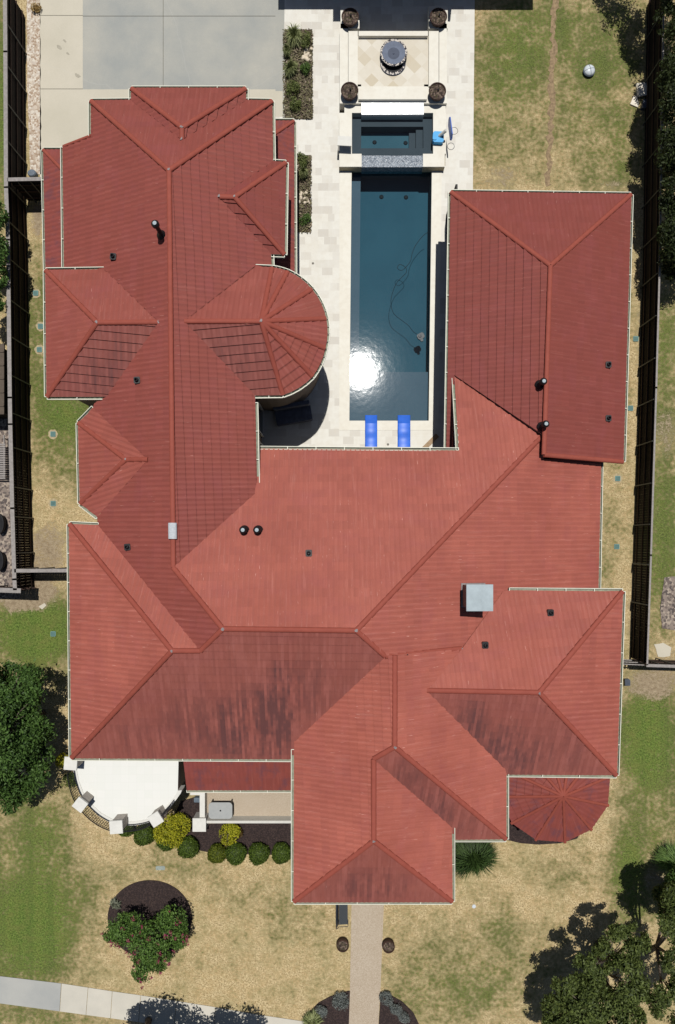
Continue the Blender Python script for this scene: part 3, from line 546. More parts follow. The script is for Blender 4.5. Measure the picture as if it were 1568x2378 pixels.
def tile_face(rb, pts, stain, rng, T=.055, A=.010):
    n = Vector((0, 0, 0)); c = sum(pts, Vector()) / len(pts)
    for i in range(len(pts)): n += (pts[i] - c).cross(pts[(i + 1) % len(pts)] - c)
    n.normalize(); n = n if n.z > 0 else -n
    ud = Vector((0, 0, 1)).cross(n)
    if ud.length < 1e-4: ud = Vector((1, 0, 0))
    ud.normalize(); vd = n.cross(ud); vd = vd if vd.z > 0 else -vd
    ud = vd.cross(n)
    uv = [((p - c).dot(ud), (p - c).dot(vd)) for p in pts]; v0 = min(q[1] for q in uv) - .001; u0 = min(q[0] for q in uv); offu = rng.uniform(0, 50)
    uv = [(q[0] - u0, q[1] - v0) for q in uv]; org = c + ud * u0 + vd * v0; vmax = max(q[1] for q in uv)
    tris = tessellate_polygon([[Vector((q[0], q[1], 0)) for q in uv]])
    regions = []
    sgn = area2(uv); U = uv if sgn > 0 else uv[::-1]
    if all((U[(i + 1) % len(U)][0] - U[i][0]) * (U[(i + 2) % len(U)][1] - U[(i + 1) % len(U)][1]) - (U[(i + 1) % len(U)][1] - U[i][1]) * (U[(i + 2) % len(U)][0] - U[(i + 1) % len(U)][0]) >= -1e-9 for i in range(len(U))): regions = [U]
    else:
        for t3 in tris:
            q = [uv[i] for i in t3]; q = q if area2(q) > 0 else q[::-1]
            if abs(area2(q)) > 1e-5: regions.append(q)
    du = PER / 4
    def pt(u, v, cidx):
        f = (v - cidx * COURSE) / COURSE; o = T * (1 - f) + A * math.sin(2 * math.pi * u / PER) 
        return tuple(org + ud * u + vd * v + n * o)
    for reg in regions:
        ua, ub = min(q[0] for q in reg), max(q[0] for q in reg); va, vb = min(q[1] for q in reg), max(q[1] for q in reg)
        for ci in range(int(va / COURSE), int(vb / COURSE) + 1):
            lo, hi = ci * COURSE, (ci + 1) * COURSE
            strip = clip(reg, [(ua - 1, lo), (ub + 1, lo), (ub + 1, hi), (ua - 1, hi)])
            if len(strip) < 3: continue
            sa, sb = min(q[0] for q in strip), max(q[0] for q in strip)
            for ui in range(int(math.floor(sa / du)), int(math.floor(sb / du)) + 1):
                cell = clip(strip, [(ui * du, lo - 1), ((ui + 1) * du, lo - 1), ((ui + 1) * du, hi + 1), (ui * du, hi + 1)])
                if len(cell) < 3 or abs(area2(cell)) < 1e-7: continue
                st = stain_at(pt(cell[0][0], cell[0][1], ci)) if stain else 0.0
                rb.emit([pt(q[0], q[1], ci) for q in cell], [(q[0] + offu, q[1]) for q in cell], st)
                for i in range(len(cell)):
                    p, q = cell[i], cell[(i + 1) % len(cell)]
                    if abs(p[1] - lo) < 1e-6 and abs(q[1] - lo) < 1e-6 and abs(p[0] - q[0]) > 1e-6:
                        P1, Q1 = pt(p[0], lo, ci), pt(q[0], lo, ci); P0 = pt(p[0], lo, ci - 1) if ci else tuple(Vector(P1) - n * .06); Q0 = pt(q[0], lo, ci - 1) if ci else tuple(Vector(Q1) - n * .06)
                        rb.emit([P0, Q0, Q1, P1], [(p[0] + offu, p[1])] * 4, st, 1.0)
def build_rb(name, rb, m, parent, vignette_wear=0.0):
    me = bpy.data.meshes.new(name); off = Vector(parent['_o']); v = np.array(rb.v) - np.array(off); me.from_pydata(v.tolist(), [], rb.f); me.materials.append(m)
    ul = me.uv_layers.new(name='UVMap'); ul.data.foreach_set('uv', np.array(rb.uv, dtype=np.float32).ravel())
    a = me.attributes.new('stain', 'FLOAT', 'FACE'); a.data.foreach_set('value', rb.st)
    a = me.attributes.new('riser', 'FLOAT', 'FACE'); a.data.foreach_set('value', rb.ri); a = me.attributes.new('vignette_wear', 'FLOAT', 'FACE'); a.data.foreach_set('value', [vignette_wear] * len(rb.f))
    o = bpy.data.objects.new(name, me); C.objects.link(o); o.parent = parent; o['_o'] = tuple(off); return o
hc = P(800, 1200); house = thing('house', 'large house with red tile hip roofs, round tower and cream gutters', 'house', hc)
rng = random.Random(3); roofs = {}
for gname, nm in (('west', 'roof'), ('front', 'roof'), ('entry', 'roof'), ('block', 'roof'), ('east', 'roof'), ('tower', 'tower_roof'), ('dormer1', 'dormer_roof'), ('dormer2', 'dormer_roof'), ('dormer3', 'dormer_roof')):
    rb = RB()
    for k, (g_, vs, stn) in enumerate(FACES):
        if g_ != gname: continue
        pts = [P(V[n][0], V[n][1], face_h(k, V[n][0], V[n][1])) for n in vs]; tile_face(rb, pts, stn, rng)
    roofs[gname] = build_rb(nm, rb, ROOF, house, {'front': .85, 'entry': 1.0, 'block': .85, 'dormer3': .5, 'tower': .35, 'dormer2': .4, 'west': .15}.get(gname, 0))  # painted centre brightness per roof section; also scales the scuffs
def low_roof(nm, faces):   # single storey roofs
    rb = RB()
    for f in faces: tile_face(rb, [P(*q) if len(q) == 3 and not isinstance(q, Vector) else q for q in f], 0.0, rng, .034)
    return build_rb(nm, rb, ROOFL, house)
wl = low_roof('lower_roof', [[(101, 348, 3.2), (155, 405, 3.78), (158, 626, 3.78), (107, 626, 3.2)], [(101, 348, 3.2), (155, 347.5, 3.2), (155, 405, 3.78)]])
el = low_roof('lower_roof', [[(683, 281, 3.2), (600, 337, 4.1), (600, 634, 4.1), (684, 634, 3.2)], [(683, 281, 3.2), (600, 281, 3.2), (600, 337, 4.1)]])
pr = low_roof('porch_roof', [[(434, 1834, 3.0), (686, 1834, 3.0), (686, 1745, 4.0), (424, 1745, 4.0)]])
ap = P(1308, 1849, 4.5); rim0 = P(1412, 1866, 3.2); RR_ = (Vector((rim0.x, rim0.y, 0)) - Vector((ap.x, ap.y, 0))).length; an0 = math.atan2(P(1311, 1950, 3.2).y - ap.y, P(1311, 1950, 3.2).x - ap.x)
rimp = [Vector((ap.x + RR_ * math.cos(an0 + 2 * math.pi * k / 12), ap.y + RR_ * math.sin(an0 + 2 * math.pi * k / 12), 3.2)) for k in range(12)]
cr_ = low_roof('turret_roof', [[rimp[k], rimp[(k + 1) % 12], Vector(ap)] for k in range(12)])
# ridge caps
def ridge(a, b, parent, r=.125, m=None):
    mb = MB(); d = b - a; L = d.length; n = max(1, int(L / .42)); x = d.cross(Vector((0, 0, 1))).normalized(); y = x.cross(d).normalized(); rows = []
    for k in range(n):
        for f, q in ((k / n, 1.02), ((k + .97) / n, .985)):
            p = a + d * f; rows.append([p + x * r * q * math.cos(t_) + y * (r * .62 * q * math.sin(t_) + .012) for t_ in [math.pi * (j / 7 * 1.5 - .25) for j in range(8)]])
    mb.grid(rows); mb.face(rows[0]); mb.face(rows[-1][::-1]); return link('ridge_cap', mb, m or RIDGE, parent, True)
for g_, prs in {'west': 'a1 pk;a2 pk;nb1 nbA;nb2 nbA;nbA nbB;pk r1s;r1s r2w;f2 r2w', 'dormer1': 'e1n e1a;e1t e1a;e1a e1v', 'tower': 'tA tr;t0 tA;t1 tA;t2 tA;t3 tA;t4 tA;t5 tA;t6 tA', 'dormer2': 'c1 w1a;c2 w1a;w1a w1r', 'dormer3': 'b1 w2a;b2 w2a;w2a w2e',
               'front': 'g1 f1;g2 f1;f1 f2;r2w r2e;r2e h1;r2e k4;h1 j1', 'entry': 'R3t R3b;R3b R4t;R4t R4b;R4b z1;R4b z2;R3b y2', 'block': 'rr rA;rA u1;rA u2', 'east': 'q1 qr;q2 qr;qr q4;q4 q3'}.items():
    for pr_ in prs.split(';'):
        a, b = pr_.split(); ridge(VP(a), VP(b), roofs[g_])
ridge(P(101, 348, 3.2), P(155, 405, 3.78), wl, .09); ridge(P(683, 281, 3.2), P(600, 337, 4.1), el, .09); ridge(P(212, 315, HV['a3']), P(147, 340, HV['a4']), roofs['west'], .07)
for k in range(12): ridge(rimp[k] + (rimp[k] - Vector(ap)).normalized() * .06, Vector(ap), cr_, .085)
# lead flashings at the hip tops
for n in ('pk', 'nbA', 'nbB', 'tA', 'r2e', 'R3b', 'R4b', 'w1a', 'w1r', 'f1', 'r2w', 'e1a', 'e1v', 'w2a', 'j1', 'rA'):
    mb = MB(); p = VP(n); k = R.randint(5, 7); pr2 = [(p.x + R.uniform(.03, .11) * math.cos(2 * math.pi * i / k), p.y + R.uniform(.03, .11) * math.sin(2 * math.pi * i / k)) for i in range(k)]; mb.prism(pr2, p.z + .02, p.z + .10); link('flashing', mb, LEAD, house)
mb = MB(); a, b = P(400, 1212, HV['pk'] + .12), P(401, 1249, HV['pk'] + .12); a = VP('pk').lerp(VP('r1s'), .888); b = VP('pk').lerp(VP('r1s'), .928)
rowsP = [[p + Vector((.20 * math.cos(t_), 0, .07 + .12 * math.sin(t_))) for t_ in [math.pi * k / 8 for k in range(9)]] for p in (a, b)]; mb.grid(rowsP); link('ridge_patch', mb, simple('sealant_patch', lin(196, 202, 208, .82), .6, .12, 14), house)
# gutters
def gutter(a, b, ins, strap=1.35, w=.13, name='gutter'):
    mb = MB(); d = (b - a); dh = Vector((d.x, d.y, 0)).normalized(); o = Vector((dh.y, -dh.x, 0))
    if (ins - a).dot(o) > 0: o = -o
    z = Vector((0, 0, 1)); a = a - dh * .0; L = d.length
    mb.face([a - z * .1, b - z * .1, b - z * .1 + o * w, a - z * .1 + o * w], 1)
    mb.bar(a + o * w - z * .05, b + o * (w) - z * .05, .032, .13, 0); mb.bar(a - o * .02 - z * .08, b - o * .02 - z * .08, .02, .12, 0)
    n = max(1, int(L / strap))
    for k in range(n + 1):
        p = a.lerp(b, (k + .0) / n if n else .5); mb.bar(p - o * .01 + z * .0, p + o * w + z * .0, .035, .014, 0)
    return link(name, mb, [CREAM, GUTIN], house)
for row in 'a1 a3 pk;a1 nv1 pk;nb1 nv1 nbA;nb1 nb2 nbA;nb2 nv2 nbA;nv2 a2 pk;a2 e0 pk;a4 a5 pk;c1 w1n w1a;c1 c2 w1a;c2 w1s w1a;m2 b1 w2a;b1 b2 w2a;b2 m3 w2a;e1n e1t e1a;e0 e1n e1a;e1t e1s e1a;e1s e3 pk;tv1 t0 tA;t6 tv2 tA;m5 m6 pk;g1 wv1 f1;g1 g2 f1;g2 g3 f1;z0 z1 R4b;z1 z2 R4b;z2 vm R4b;y1 y2 R3b;y2 y3 R3b;y3 u2 rA;u2 u1 rA;u1 u0 rA;s1 s2 j1;k1 k2 r2w;k2 k3 k4;q1 q2 qr;q2 q3 qr;q1 q6 qr'.split(';'):
    a, b, c = row.split()
    gutter(VP(a), VP(b), VP(c), .55 if a[0] == 't' and b[0] == 't' else 1.35)
for a_, b_ in zip(TW[:-1], TW[1:]):
    ch_ = [a_] + [a_ + 'm%d' % q_ for q_ in (1, 2, 3)] + [b_]
    for a, b in zip(ch_[:-1], ch_[1:]): gutter(VP(a), VP(b), VP('tA'), .55)
for a, b, c in (((101, 348, 3.2), (107, 626, 3.2), (150, 500, 3.7)), ((101, 348, 3.2), (147, 348, 3.2), (150, 500, 3.7)), ((683, 281, 3.2), (684, 634, 3.2), (600, 500, 4)), ((637, 281, 3.2), (683, 281, 3.2), (600, 500, 4)), ((434, 1834, 3.0), (684, 1834, 3.0), (500, 1760, 3.8))): gutter(P(*a), P(*b), P(*c))
# walls
mb = MB()
def wall(poly, h, inset=.42, z0=-.02):
    pts = [Vector((p.x, p.y)) for p in [P(x, y, h) for x, y in poly]]; c = sum(pts, Vector((0, 0))) / len(pts)
    if area2(pts) < 0: pts = pts[::-1]
    out = []
    n = len(pts)
    for i in range(n):
        p0, p1, p2 = pts[i - 1], pts[i], pts[(i + 1) % n]; d1 = (p1 - p0).normalized(); d2 = (p2 - p1).normalized(); n1 = Vector((-d1.y, d1.x)); n2 = Vector((-d2.y, d2.x)); bis = (n1 + n2); bis = bis / max(.3, bis.dot(n1)); out.append(p1 + bis * inset)
    mb.prism([(p.x, p.y) for p in out], z0, h - .06, 0, True, False)
wall([(212, 236), (632, 236), (632, 640), (212, 640)], 5.6); wall([(306, 207), (571, 207), (571, 320), (306, 320)], 5.55)
wall([(148, 342), (420, 342), (420, 640), (150, 640)], 4.55); wall([(102, 349), (230, 349), (230, 640), (107, 640)], 3.15); wall([(560, 283), (683, 283), (684, 640), (560, 640)], 3.1)
wall([(108, 629), (420, 629), (420, 921), (111, 921)], 5.6); wall([(218, 900), (594, 900), (597, 1240), (222, 1240)], 5.5)
wall([(184, 983), (219, 948), (320, 948), (320, 1198), (224, 1202), (188, 1168)], 5.35); wall([(163, 1218), (640, 1218), (684, 1761), (168, 1759)], 5.9)
wall([(560, 379), (663, 379), (660, 590), (560, 590)], 5.0)
wall([(601, 1043), (1100, 1046), (1100, 1560), (600, 1560)], 5.5); wall([(683, 1560), (1050, 1560), (1050, 2092), (683, 2092)], 6.05); wall([(900, 1560), (1174, 1560), (1174, 1947), (900, 1947)], 6.0)
wall([(1060, 1373), (1445, 1374), (1431, 1799), (1060, 1797)], 6.05); wall([(1060, 1060), (1394, 1060), (1389, 1400), (1060, 1400)], 3.3)
wall([(1047, 447), (1464, 453), (1447, 1071), (1038, 1071)], 3.55, .5)
tc = P(607, 769, 5.7); mb.prism([(tc.x + 2.75 * math.cos(a), tc.y + 2.75 * math.sin(a)) for a in [2 * math.pi * k / 40 for k in range(40)]], -.02, 5.6, 0, True, False)
mb.prism([(ap.x + (RR_ - .5) * math.cos(an0 + 2 * math.pi * k / 12), ap.y + (RR_ - .5) * math.sin(an0 + 2 * math.pi * k / 12)) for k in range(12)], -.02, 3.1, 0, True, False)
link('wall', mb, STUCCO, house)
# gable end over the lower east roof
mb = MB(); a, b = VP('q4'), VP('q3'); a2, b2 = P(1262, 1050, 4.0), P(1392, 1060, 3.6); mb.face([(a.x, a.y + .12, 4.2), (b.x - .5, b.y + .12, 3.4), (b.x - .5, b.y + .12, b.z - .02), (a.x, a.y + .12, a.z - .05)]); mb.bar(a + Vector((0, 0, -.08)), b + Vector((0, 0, -.08)), .1, .2); mb.face([VP('k3'), VP('k4'), VP('k5'), VP('k6')]); mb.face([VP('k4'), (VP('q4').x, VP('q4').y, 5.2), VP('q4'), VP('k5')]); link('gable_wall', mb, STUCCO, house)
# windows and doors
DARKF = simple('dark_bronze_frame', lin(40, 36, 34, .6), .6)
def window(c, d, w, h, door=False, gm=None):
    d = Vector((d[0], d[1], 0)).normalized(); t_ = Vector((-d.y, d.x, 0)); c = Vector(c); mb = MB()
    for sgn in (-1, 1): mb.bar(c + t_ * sgn * w / 2 + Vector((0, 0, -h / 2)) + d * .03, c + t_ * sgn * w / 2 + Vector((0, 0, h / 2)) + d * .03, .09, .1)
    for sgn in (-1, 1, 0):
        if sgn == 0 and door: continue
        mb.bar(c - t_ * w / 2 + Vector((0, 0, sgn * h / 2)) + d * .03, c + t_ * w / 2 + Vector((0, 0, sgn * h / 2)) + d * .03, .1, .09 if sgn else .05)
    o = link('door' if door else 'window', mb, DARKF if gm else WHITE, house); mb = MB()
    q = [c - t_ * w / 2 - Vector((0, 0, h / 2)), c + t_ * w / 2 - Vector((0, 0, h / 2)), c + t_ * w / 2 + Vector((0, 0, h / 2)), c - t_ * w / 2 + Vector((0, 0, h / 2))]; mb.face([p + d * .012 for p in q]); link('pane', mb, gm or GLASS, o)
for a in (-62, -20, 22): ar = math.radians(a); window((tc.x + 2.74 * math.cos(ar), tc.y + 2.74 * math.sin(ar), 4.1), (math.cos(ar), math.sin(ar)), .9, 1.5)
wx = P(597, 1000, 5.5).x - .42
for y, dr in ((960, True), (1050, True)): window((wx, P(597, y, 3).y, 1.25), (1, 0), 1.5, 2.3, dr); window((wx, P(597, y, 3).y, 4.1), (1, 0), 1.2, 1.4)
ex = P(1043, 700, 3.55).x + .5
for y in (500, 590, 680, 770, 860, 950, 1030): window((ex, P(1043, y, 2).y, 1.6), (-1, 0), 2.05, 3.1, True, SCREEN)  # near-black panes added: shade on the wall under the eave painted in
ny_ = P(800, 1044, 5.5).y - .42
for x in (680, 800, 920): window((P(x, 1044, 2).x, ny_, 1.3), (0, 1), 1.8, 2.3, True)
fy = P(860, 2092, 6.05).y + .42; window((P(855, 2092, 2).x, fy, 1.2), (0, -1), 1.6, 2.4, True); window((P(760, 2092, 2).x, fy, 4.4), (0, -1), 1.4, 1.5); window((P(960, 2092, 2).x, fy, 4.4), (0, -1), 1.4, 1.5)
# chimney and vents
def roof_h(x, y, gset=None):
    best = -1
    for k, (g_, vs, _) in enumerate(FACES):
        poly = [(V[n][0], V[n][1]) for n in vs]; ins = False
        for i in range(len(poly)):
            (x1, y1), (x2, y2) = poly[i], poly[(i + 1) % len(poly)]
            if (y1 > y) != (y2 > y) and x < (x2 - x1) * (y - y1) / (y2 - y1) + x1: ins = not ins
        if ins: best = max(best, face_h(k, x, y))
    return best
ch0 = roof_h(1100, 1380); ctop = ch0 + 1.75; cc = P(1114.4, 1388, ctop); cw = 62 * S * (1 - ctop / H)
mb = MB(); mb.box((cc.x, cc.y, (ch0 - 1.5 + ctop) / 2), (cw * .84, cw * .84, ctop - ch0 + 1.5)); chim = link('chimney', mb, STUCCO, house)
mb = MB(); mb.box((cc.x, cc.y, ctop - .06), (cw, cw, .12)); h2 = cw / 2
for (p, q) in (((-1, -1), (1, -1)), ((1, -1), (1, 1)), ((1, 1), (-1, 1)), ((-1, 1), (-1, -1))): mb.face([(cc.x + p[0] * h2, cc.y + p[1] * h2, ctop + .001), (cc.x + q[0] * h2, cc.y + q[1] * h2, ctop + .001), (cc.x, cc.y, ctop + .04)])
link('cap', mb, METAL, chim)
mb = MB(); mb.box((cc.x, cc.y, ch0 + .1), (cw * .95, cw * .95, .5)); link('flashing', mb, LEAD, chim)
for (x, y, hh, r) in ((376, 546, 1.15, .1), (1253, 893, .75, .1), (1258, 990, .75, .1), (568, 1231, .55, .13), (600, 1231, .55, .13)):
    h0 = roof_h(x, y); p = P(x, y, h0); mb = MB(); mb.lathe((p.x, p.y, h0 - .2), [(.24, .2), (.2, .3), (r, .36), (r, hh)], 18); vp = link('vent_pipe', mb, DARKM, house, True)
    mb = MB(); mb.lathe((p.x, p.y, h0 - .2 + hh), [(r, -.04), (.17, -.04), (.18, .1), (.11, .17), (.09, .18)], 18); mb.lathe((p.x, p.y, h0 - .2 + hh), [(.09, .18), (.001, .2)], 12, 1); link('vent_cap', mb, [DARKM, METAL], vp, True)
for (x, y) in ((265, 598), (320, 884), (298, 1270), (717.5, 1284), (1411, 848), (1411, 972), (1277, 1422), (1126, 1497)):
    h0 = roof_h(x, y); p = P(x, y, h0); mb = MB(); mb.box((p.x, p.y, h0 + .06), (.3, .32, .16), R.uniform(-.1, .1), 0, .04); mb.lathe((p.x, p.y, h0 + .14), [(.1, 0), (.09, .12), (.05, .14), (.04, .06)], 14); link('roof_vent', mb, DARKM, house)
# ------------------------------------------------------------------ balcony on the left front corner
bz = 3.6
def B3(zx, zy): return ((160 + zx / 4.126) * .8711, (2000 + zy / 4.126) * .8711)
arcp = [(160, 40), (172, 140), (185, 200), (210, 330), (262, 470), (350, 590), (455, 685), (580, 755), (700, 782), (830, 780), (960, 755), (1080, 690), (1170, 610), (1240, 530), (1285, 470), (1297, 440), (1306, 60)]
ft = [P(*B3(*q), bz) for q in arcp]; ctr = sum(ft, Vector()) / len(ft)
mb = MB(); mb.prism([(p.x, p.y) for p in ft], -.02, bz - .002, 1, True, False, 0); t = NT('white_terrace_tile'); pos = t.geo(); br = t.add('ShaderNodeTexBrick', i_Vector=pos, i_Scale=1.0); br.offset = 0; br.inputs['Brick Width'].default_value = .42; br.inputs['Row Height'].default_value = .42; br.inputs['Mortar Size'].default_value = .008
br.inputs['Color1'].default_value = lin(232, 233, 227, .84); br.inputs['Color2'].default_value = lin(235, 235, 230, .84); br.inputs['Mortar'].default_value = lin(229, 230, 224, .835)
TERR = t.out(br.outputs[0], .7); bal = link('balcony', mb, [TERR, STUCCO], house)
outer = [p + (Vector((p.x, p.y, 0)) - Vector((ctr.x, ctr.y, 0))).normalized() * .22 for p in ft]
mb = MB()
for i in range(1, len(ft) - 2):
    a, b, c, d = ft[i], ft[i + 1], outer[i + 1], outer[i]; mb.prism([(p.x, p.y) for p in (a, b, c, d)], 2.9, bz + .03)
link('curb', mb, WHITE, bal)
mid = [(a + b) / 2 for a, b in zip(ft, outer)]; rp = spline(mid[2:14], 6)
def rail(mb, sub):
    mb.tube([p + Vector((0, 0, .92)) for p in sub], .03, 6); mb.tube([p + Vector((0, 0, .12)) for p in sub], .018, 6); mb.tube([p + Vector((0, 0, .78)) for p in sub], .014, 6)
    acc = 0
    for i in range(len(sub) - 1):
        d = sub[i + 1] - sub[i]; L = d.length; s_ = (.11 - acc) if acc else 0
        while s_ < L:
            p = sub[i] + d * (s_ / L); mb.bar(p + Vector((0, 0, .1)), p + Vector((0, 0, .9)), .02, .02); s_ += .11
        acc = (L - s_ + .11) % .11
    for i in range(1, len(sub) - 1, 2): mb.tube([sub[i] + (sub[i + 1] - sub[i]).normalized() * .1 * math.cos(a) + Vector((0, 0, .5 + .13 * math.sin(a))) for a in [2 * math.pi * k / 10 for k in range(11)]], .012, 5, 0, False)
mb = MB(); rail(mb, rp); link('railing', mb, BLACK, bal)
for (x, y, rz, w) in ((164, 1773, .08, 30), (185.8, 1869, .66, 27), (269.8, 1921, -.07, 30), (361.7, 1902.7, -.57, 28)):
    ct = P(x, y, bz + 1.0); w_ = w * S * (1 - (bz + 1) / H); mb = MB(); mb.box((ct.x, ct.y, (bz + .92) / 2), (w_ * .8, w_ * .8, bz + .92), -rz); pl_ = link('pillar', mb, simple('pillar_stucco', lin(190, 182, 172, .8), .8), bal)
    mb = MB(); mb.box((ct.x, ct.y, bz + .95), (w_, w_, .1), -rz); link('cap', mb, WHITE, pl_)
# low porch wall
pw = thing('porch_wall', 'low cream porch wall with square corner pier beside the mulch bed', 'wall', P(470, 1880))
mb = MB(); rail_box(mb, 464, 1846, 476, 1900, 0, .78); rail_box(mb, 442, 1839, 476, 1846, 0, .78); link('side_wall', mb, WHITE, pw)
mb = MB(); rail_box(mb, 479, 1905.5, 686, 1911.5, 0, .78); link('front_wall', mb, simple('cream_wall', lin(216, 214, 206, .82), .8, .05), pw)
mb = MB(); c = P(463, 1915.5, .95); w_ = 31 * S * .974; mb.box((c.x, c.y, .45), (w_ * .96, w_ * .96, .9)); pi_ = link('pier', mb, simple('pier_stucco', lin(200, 196, 190, .82), .8), pw); mb = MB(); mb.box((c.x, c.y, .92), (w_, w_, .06)); link('cap', mb, WHITE, pi_)
# patio table
pt_ = P(512, 1882.5, .9); tb2 = thing('patio_table', 'grey patio table with rounded corners and umbrella hole on the porch', 'table', (pt_.x, pt_.y, .14))
t = NT('grey_table_top'); TG = t.out(t.mix(t.noise(t.geo(), 5, 4), lin(160, 164, 164, .82), lin(182, 184, 182, .82)), .4)
mb = MB(); hw, hd, rr_ = 27.5 * S * .975, 19 * S * .975, .2; pl = []
for cx_, cy_, a0 in ((hw - rr_, hd - rr_, 0), (-hw + rr_, hd - rr_, 90), (-hw + rr_, -hd + rr_, 180), (hw - rr_, -hd + rr_, 270)):
    for k in range(6): a = math.radians(a0 + 18 * k); pl.append((pt_.x + cx_ + rr_ * math.cos(a), pt_.y + cy_ + rr_ * math.sin(a)))
mb.prism(pl, .84, .88); mb.lathe((pt_.x, pt_.y, .881), [(.05, 0), (.001, .002)], 12, 1); link('tabletop', mb, [TG, BLACK], tb2)
for sx in (-1, 1):
    for sy in (-1, 1): mb = MB(); mb.bar((pt_.x + sx * (hw - .12), pt_.y + sy * (hd - .12), .14), (pt_.x + sx * (hw - .12), pt_.y + sy * (hd - .12), .84), .07, .07); link('leg', mb, DARKM, tb2)
mb = MB(); c = P(457.5, 1857.5, .35); mb.box((c.x, c.y, .2), (.34, .27, .32), 0, 0, .03); tag(link('utility_box', mb, simple('grey_blue_plastic', lin(110, 124, 136, .7), .6), loc=(c.x, c.y, .04)), 'grey utility box on the mulch beside the porch wall', 'utility box')
# ------------------------------------------------------------------ fences
def fence(name, label, top, posts, h, inner, cap=True, rails=(.35, 1.0, 1.65), slats=True, capw=.22, spine=None):
    o = thing(name, label, 'fence', Vector((P(*top[0], h).x, P(*top[0], h).y, 0))); pts = [P(x, y, h) for x, y in top]; pts = [Vector((p.x, p.y, 0)) for p in pts]
    mb = MB(); rm = [MB() for _ in rails]; cm = MB()
    for i in range(len(pts) - 1):
        a, b = pts[i], pts[i + 1]; d = b - a; L = d.length; d.normalize(); nrm = Vector((-d.y, d.x, 0)); nrm = nrm if nrm.dot(Vector((inner[0], inner[1], 0))) > 0 else -nrm
        n = max(1, int(L / .145))
        for k in range(n):
            p = a + d * (L * (k + .5) / n); hh = h - .03 + R.uniform(-.012, .0); mb.box((p.x - nrm.x * .02, p.y - nrm.y * .02, hh / 2), (L / n - .006, .02, hh), math.atan2(d.y, d.x))
        for q, z in enumerate(rails): rm[q].bar(a + nrm * .025 + Vector((0, 0, z)), b + nrm * .025 + Vector((0, 0, z)), .045, .09)
        if cap: cm.bar(a - d * .05 + Vector((0, 0, h)), b + d * .05 + Vector((0, 0, h)), capw, .04)
    link('panel', mb, FENCE, o)
    for q in rm: link('rail', q, FENCEIN, o)
    if cap: link('cap_board', cm, CAPW, o)
    for (x, y) in posts:
        p = P(x, y, h); best = None
        for i in range(len(pts) - 1):
            a, b = pts[i], pts[i + 1]; f = max(0, min(1, (Vector((p.x, p.y, 0)) - a).dot(b - a) / (b - a).length_squared)); q = a.lerp(b, f); dd = (q - Vector((p.x, p.y, 0))).length
            if best is None or dd < best[0]: dv = (b - a).normalized(); nn = Vector((-dv.y, dv.x, 0)); nn = nn if nn.dot(Vector((inner[0], inner[1], 0))) > 0 else -nn; best = (dd, q + nn * .09)
        q = best[1]; mb = MB(); mb.tube([(q.x, q.y, -.02), (q.x, q.y, h - .1), (q.x, q.y, h - .05)], [.035, .035, .02], 8); link('post', mb, POSTM, o)
    return o
fh = 2.15
fence('wood_fence', 'dark stained wood fence with pale cap along the driveway side', [(12, -40), (13, 120), (14.5, 435), (19, 557), (23.5, 923), (24.5, 985), (29, 1180), (34, 1345), (35.5, 1368)],
      [(16, y) for y in (55, 152, 240, 328, 430, 515, 602, 697, 782, 872, 959, 1039, 1131, 1200, 1285)], fh, (1, 0), spine=None)
fence('wood_fence', 'dark stained wood fence along the east side lawn with thin pale top rail', [(1543, -60), (1538, 183), (1532, 610), (1524, 900), (1511.7, 1289), (1503, 1542)], [(1535, y) for y in (30, 135, 235, 338, 440, 540, 634, 732, 831, 927, 1024, 1122, 1218, 1312, 1406)], 2.0, (-1, 0), capw=.10)
fence('fence_gate', 'short wood fence gate between the rock strip and the house wall', [(20, 417), (100, 415.5)], [(40, 417), (70, 417)], fh, (0, -1), capw=.2)
fence('fence_gate', 'short wood fence gate at the front left corner of the house', [(36, 1325), (163, 1324.5)], [(45, 1320), (85, 1320), (125, 1320)], fh, (0, 1), capw=.2)
fence('wood_fence', 'wood fence end running off beyond the front left lawn', [(-60, 1368), (47, 1371.5)], [(10, 1366), (-30, 1366)], fh, (0, 1), capw=.26)
fence('wood_fence', 'wood fence end running off past the gravel of the neighbouring yard', [(1503, 1545), (1640, 1549)], [(1530, 1540), (1565, 1541)], 2.0, (0, 1), capw=.16)
# slatted gate on the right
gs = thing('slatted_gate', 'open slatted wood gate between the house and the east fence', 'gate', P(1470, 1540)); A_, B_ = P(1436, 1543, 2.0), P(1502, 1546, 2.0)
mb = MB()
for z in (.3, 1.0, 1.75): mb.bar((A_.x, A_.y, z), (B_.x, B_.y, z), .05, .09)
link('rail', mb, CAPW, gs); mb = MB()
for k in range(9): p = A_.lerp(B_, (k + .5) / 9); mb.box((p.x, p.y - .03, .98), (.09, .02, 1.9))
link('slat', mb, FENCE, gs)
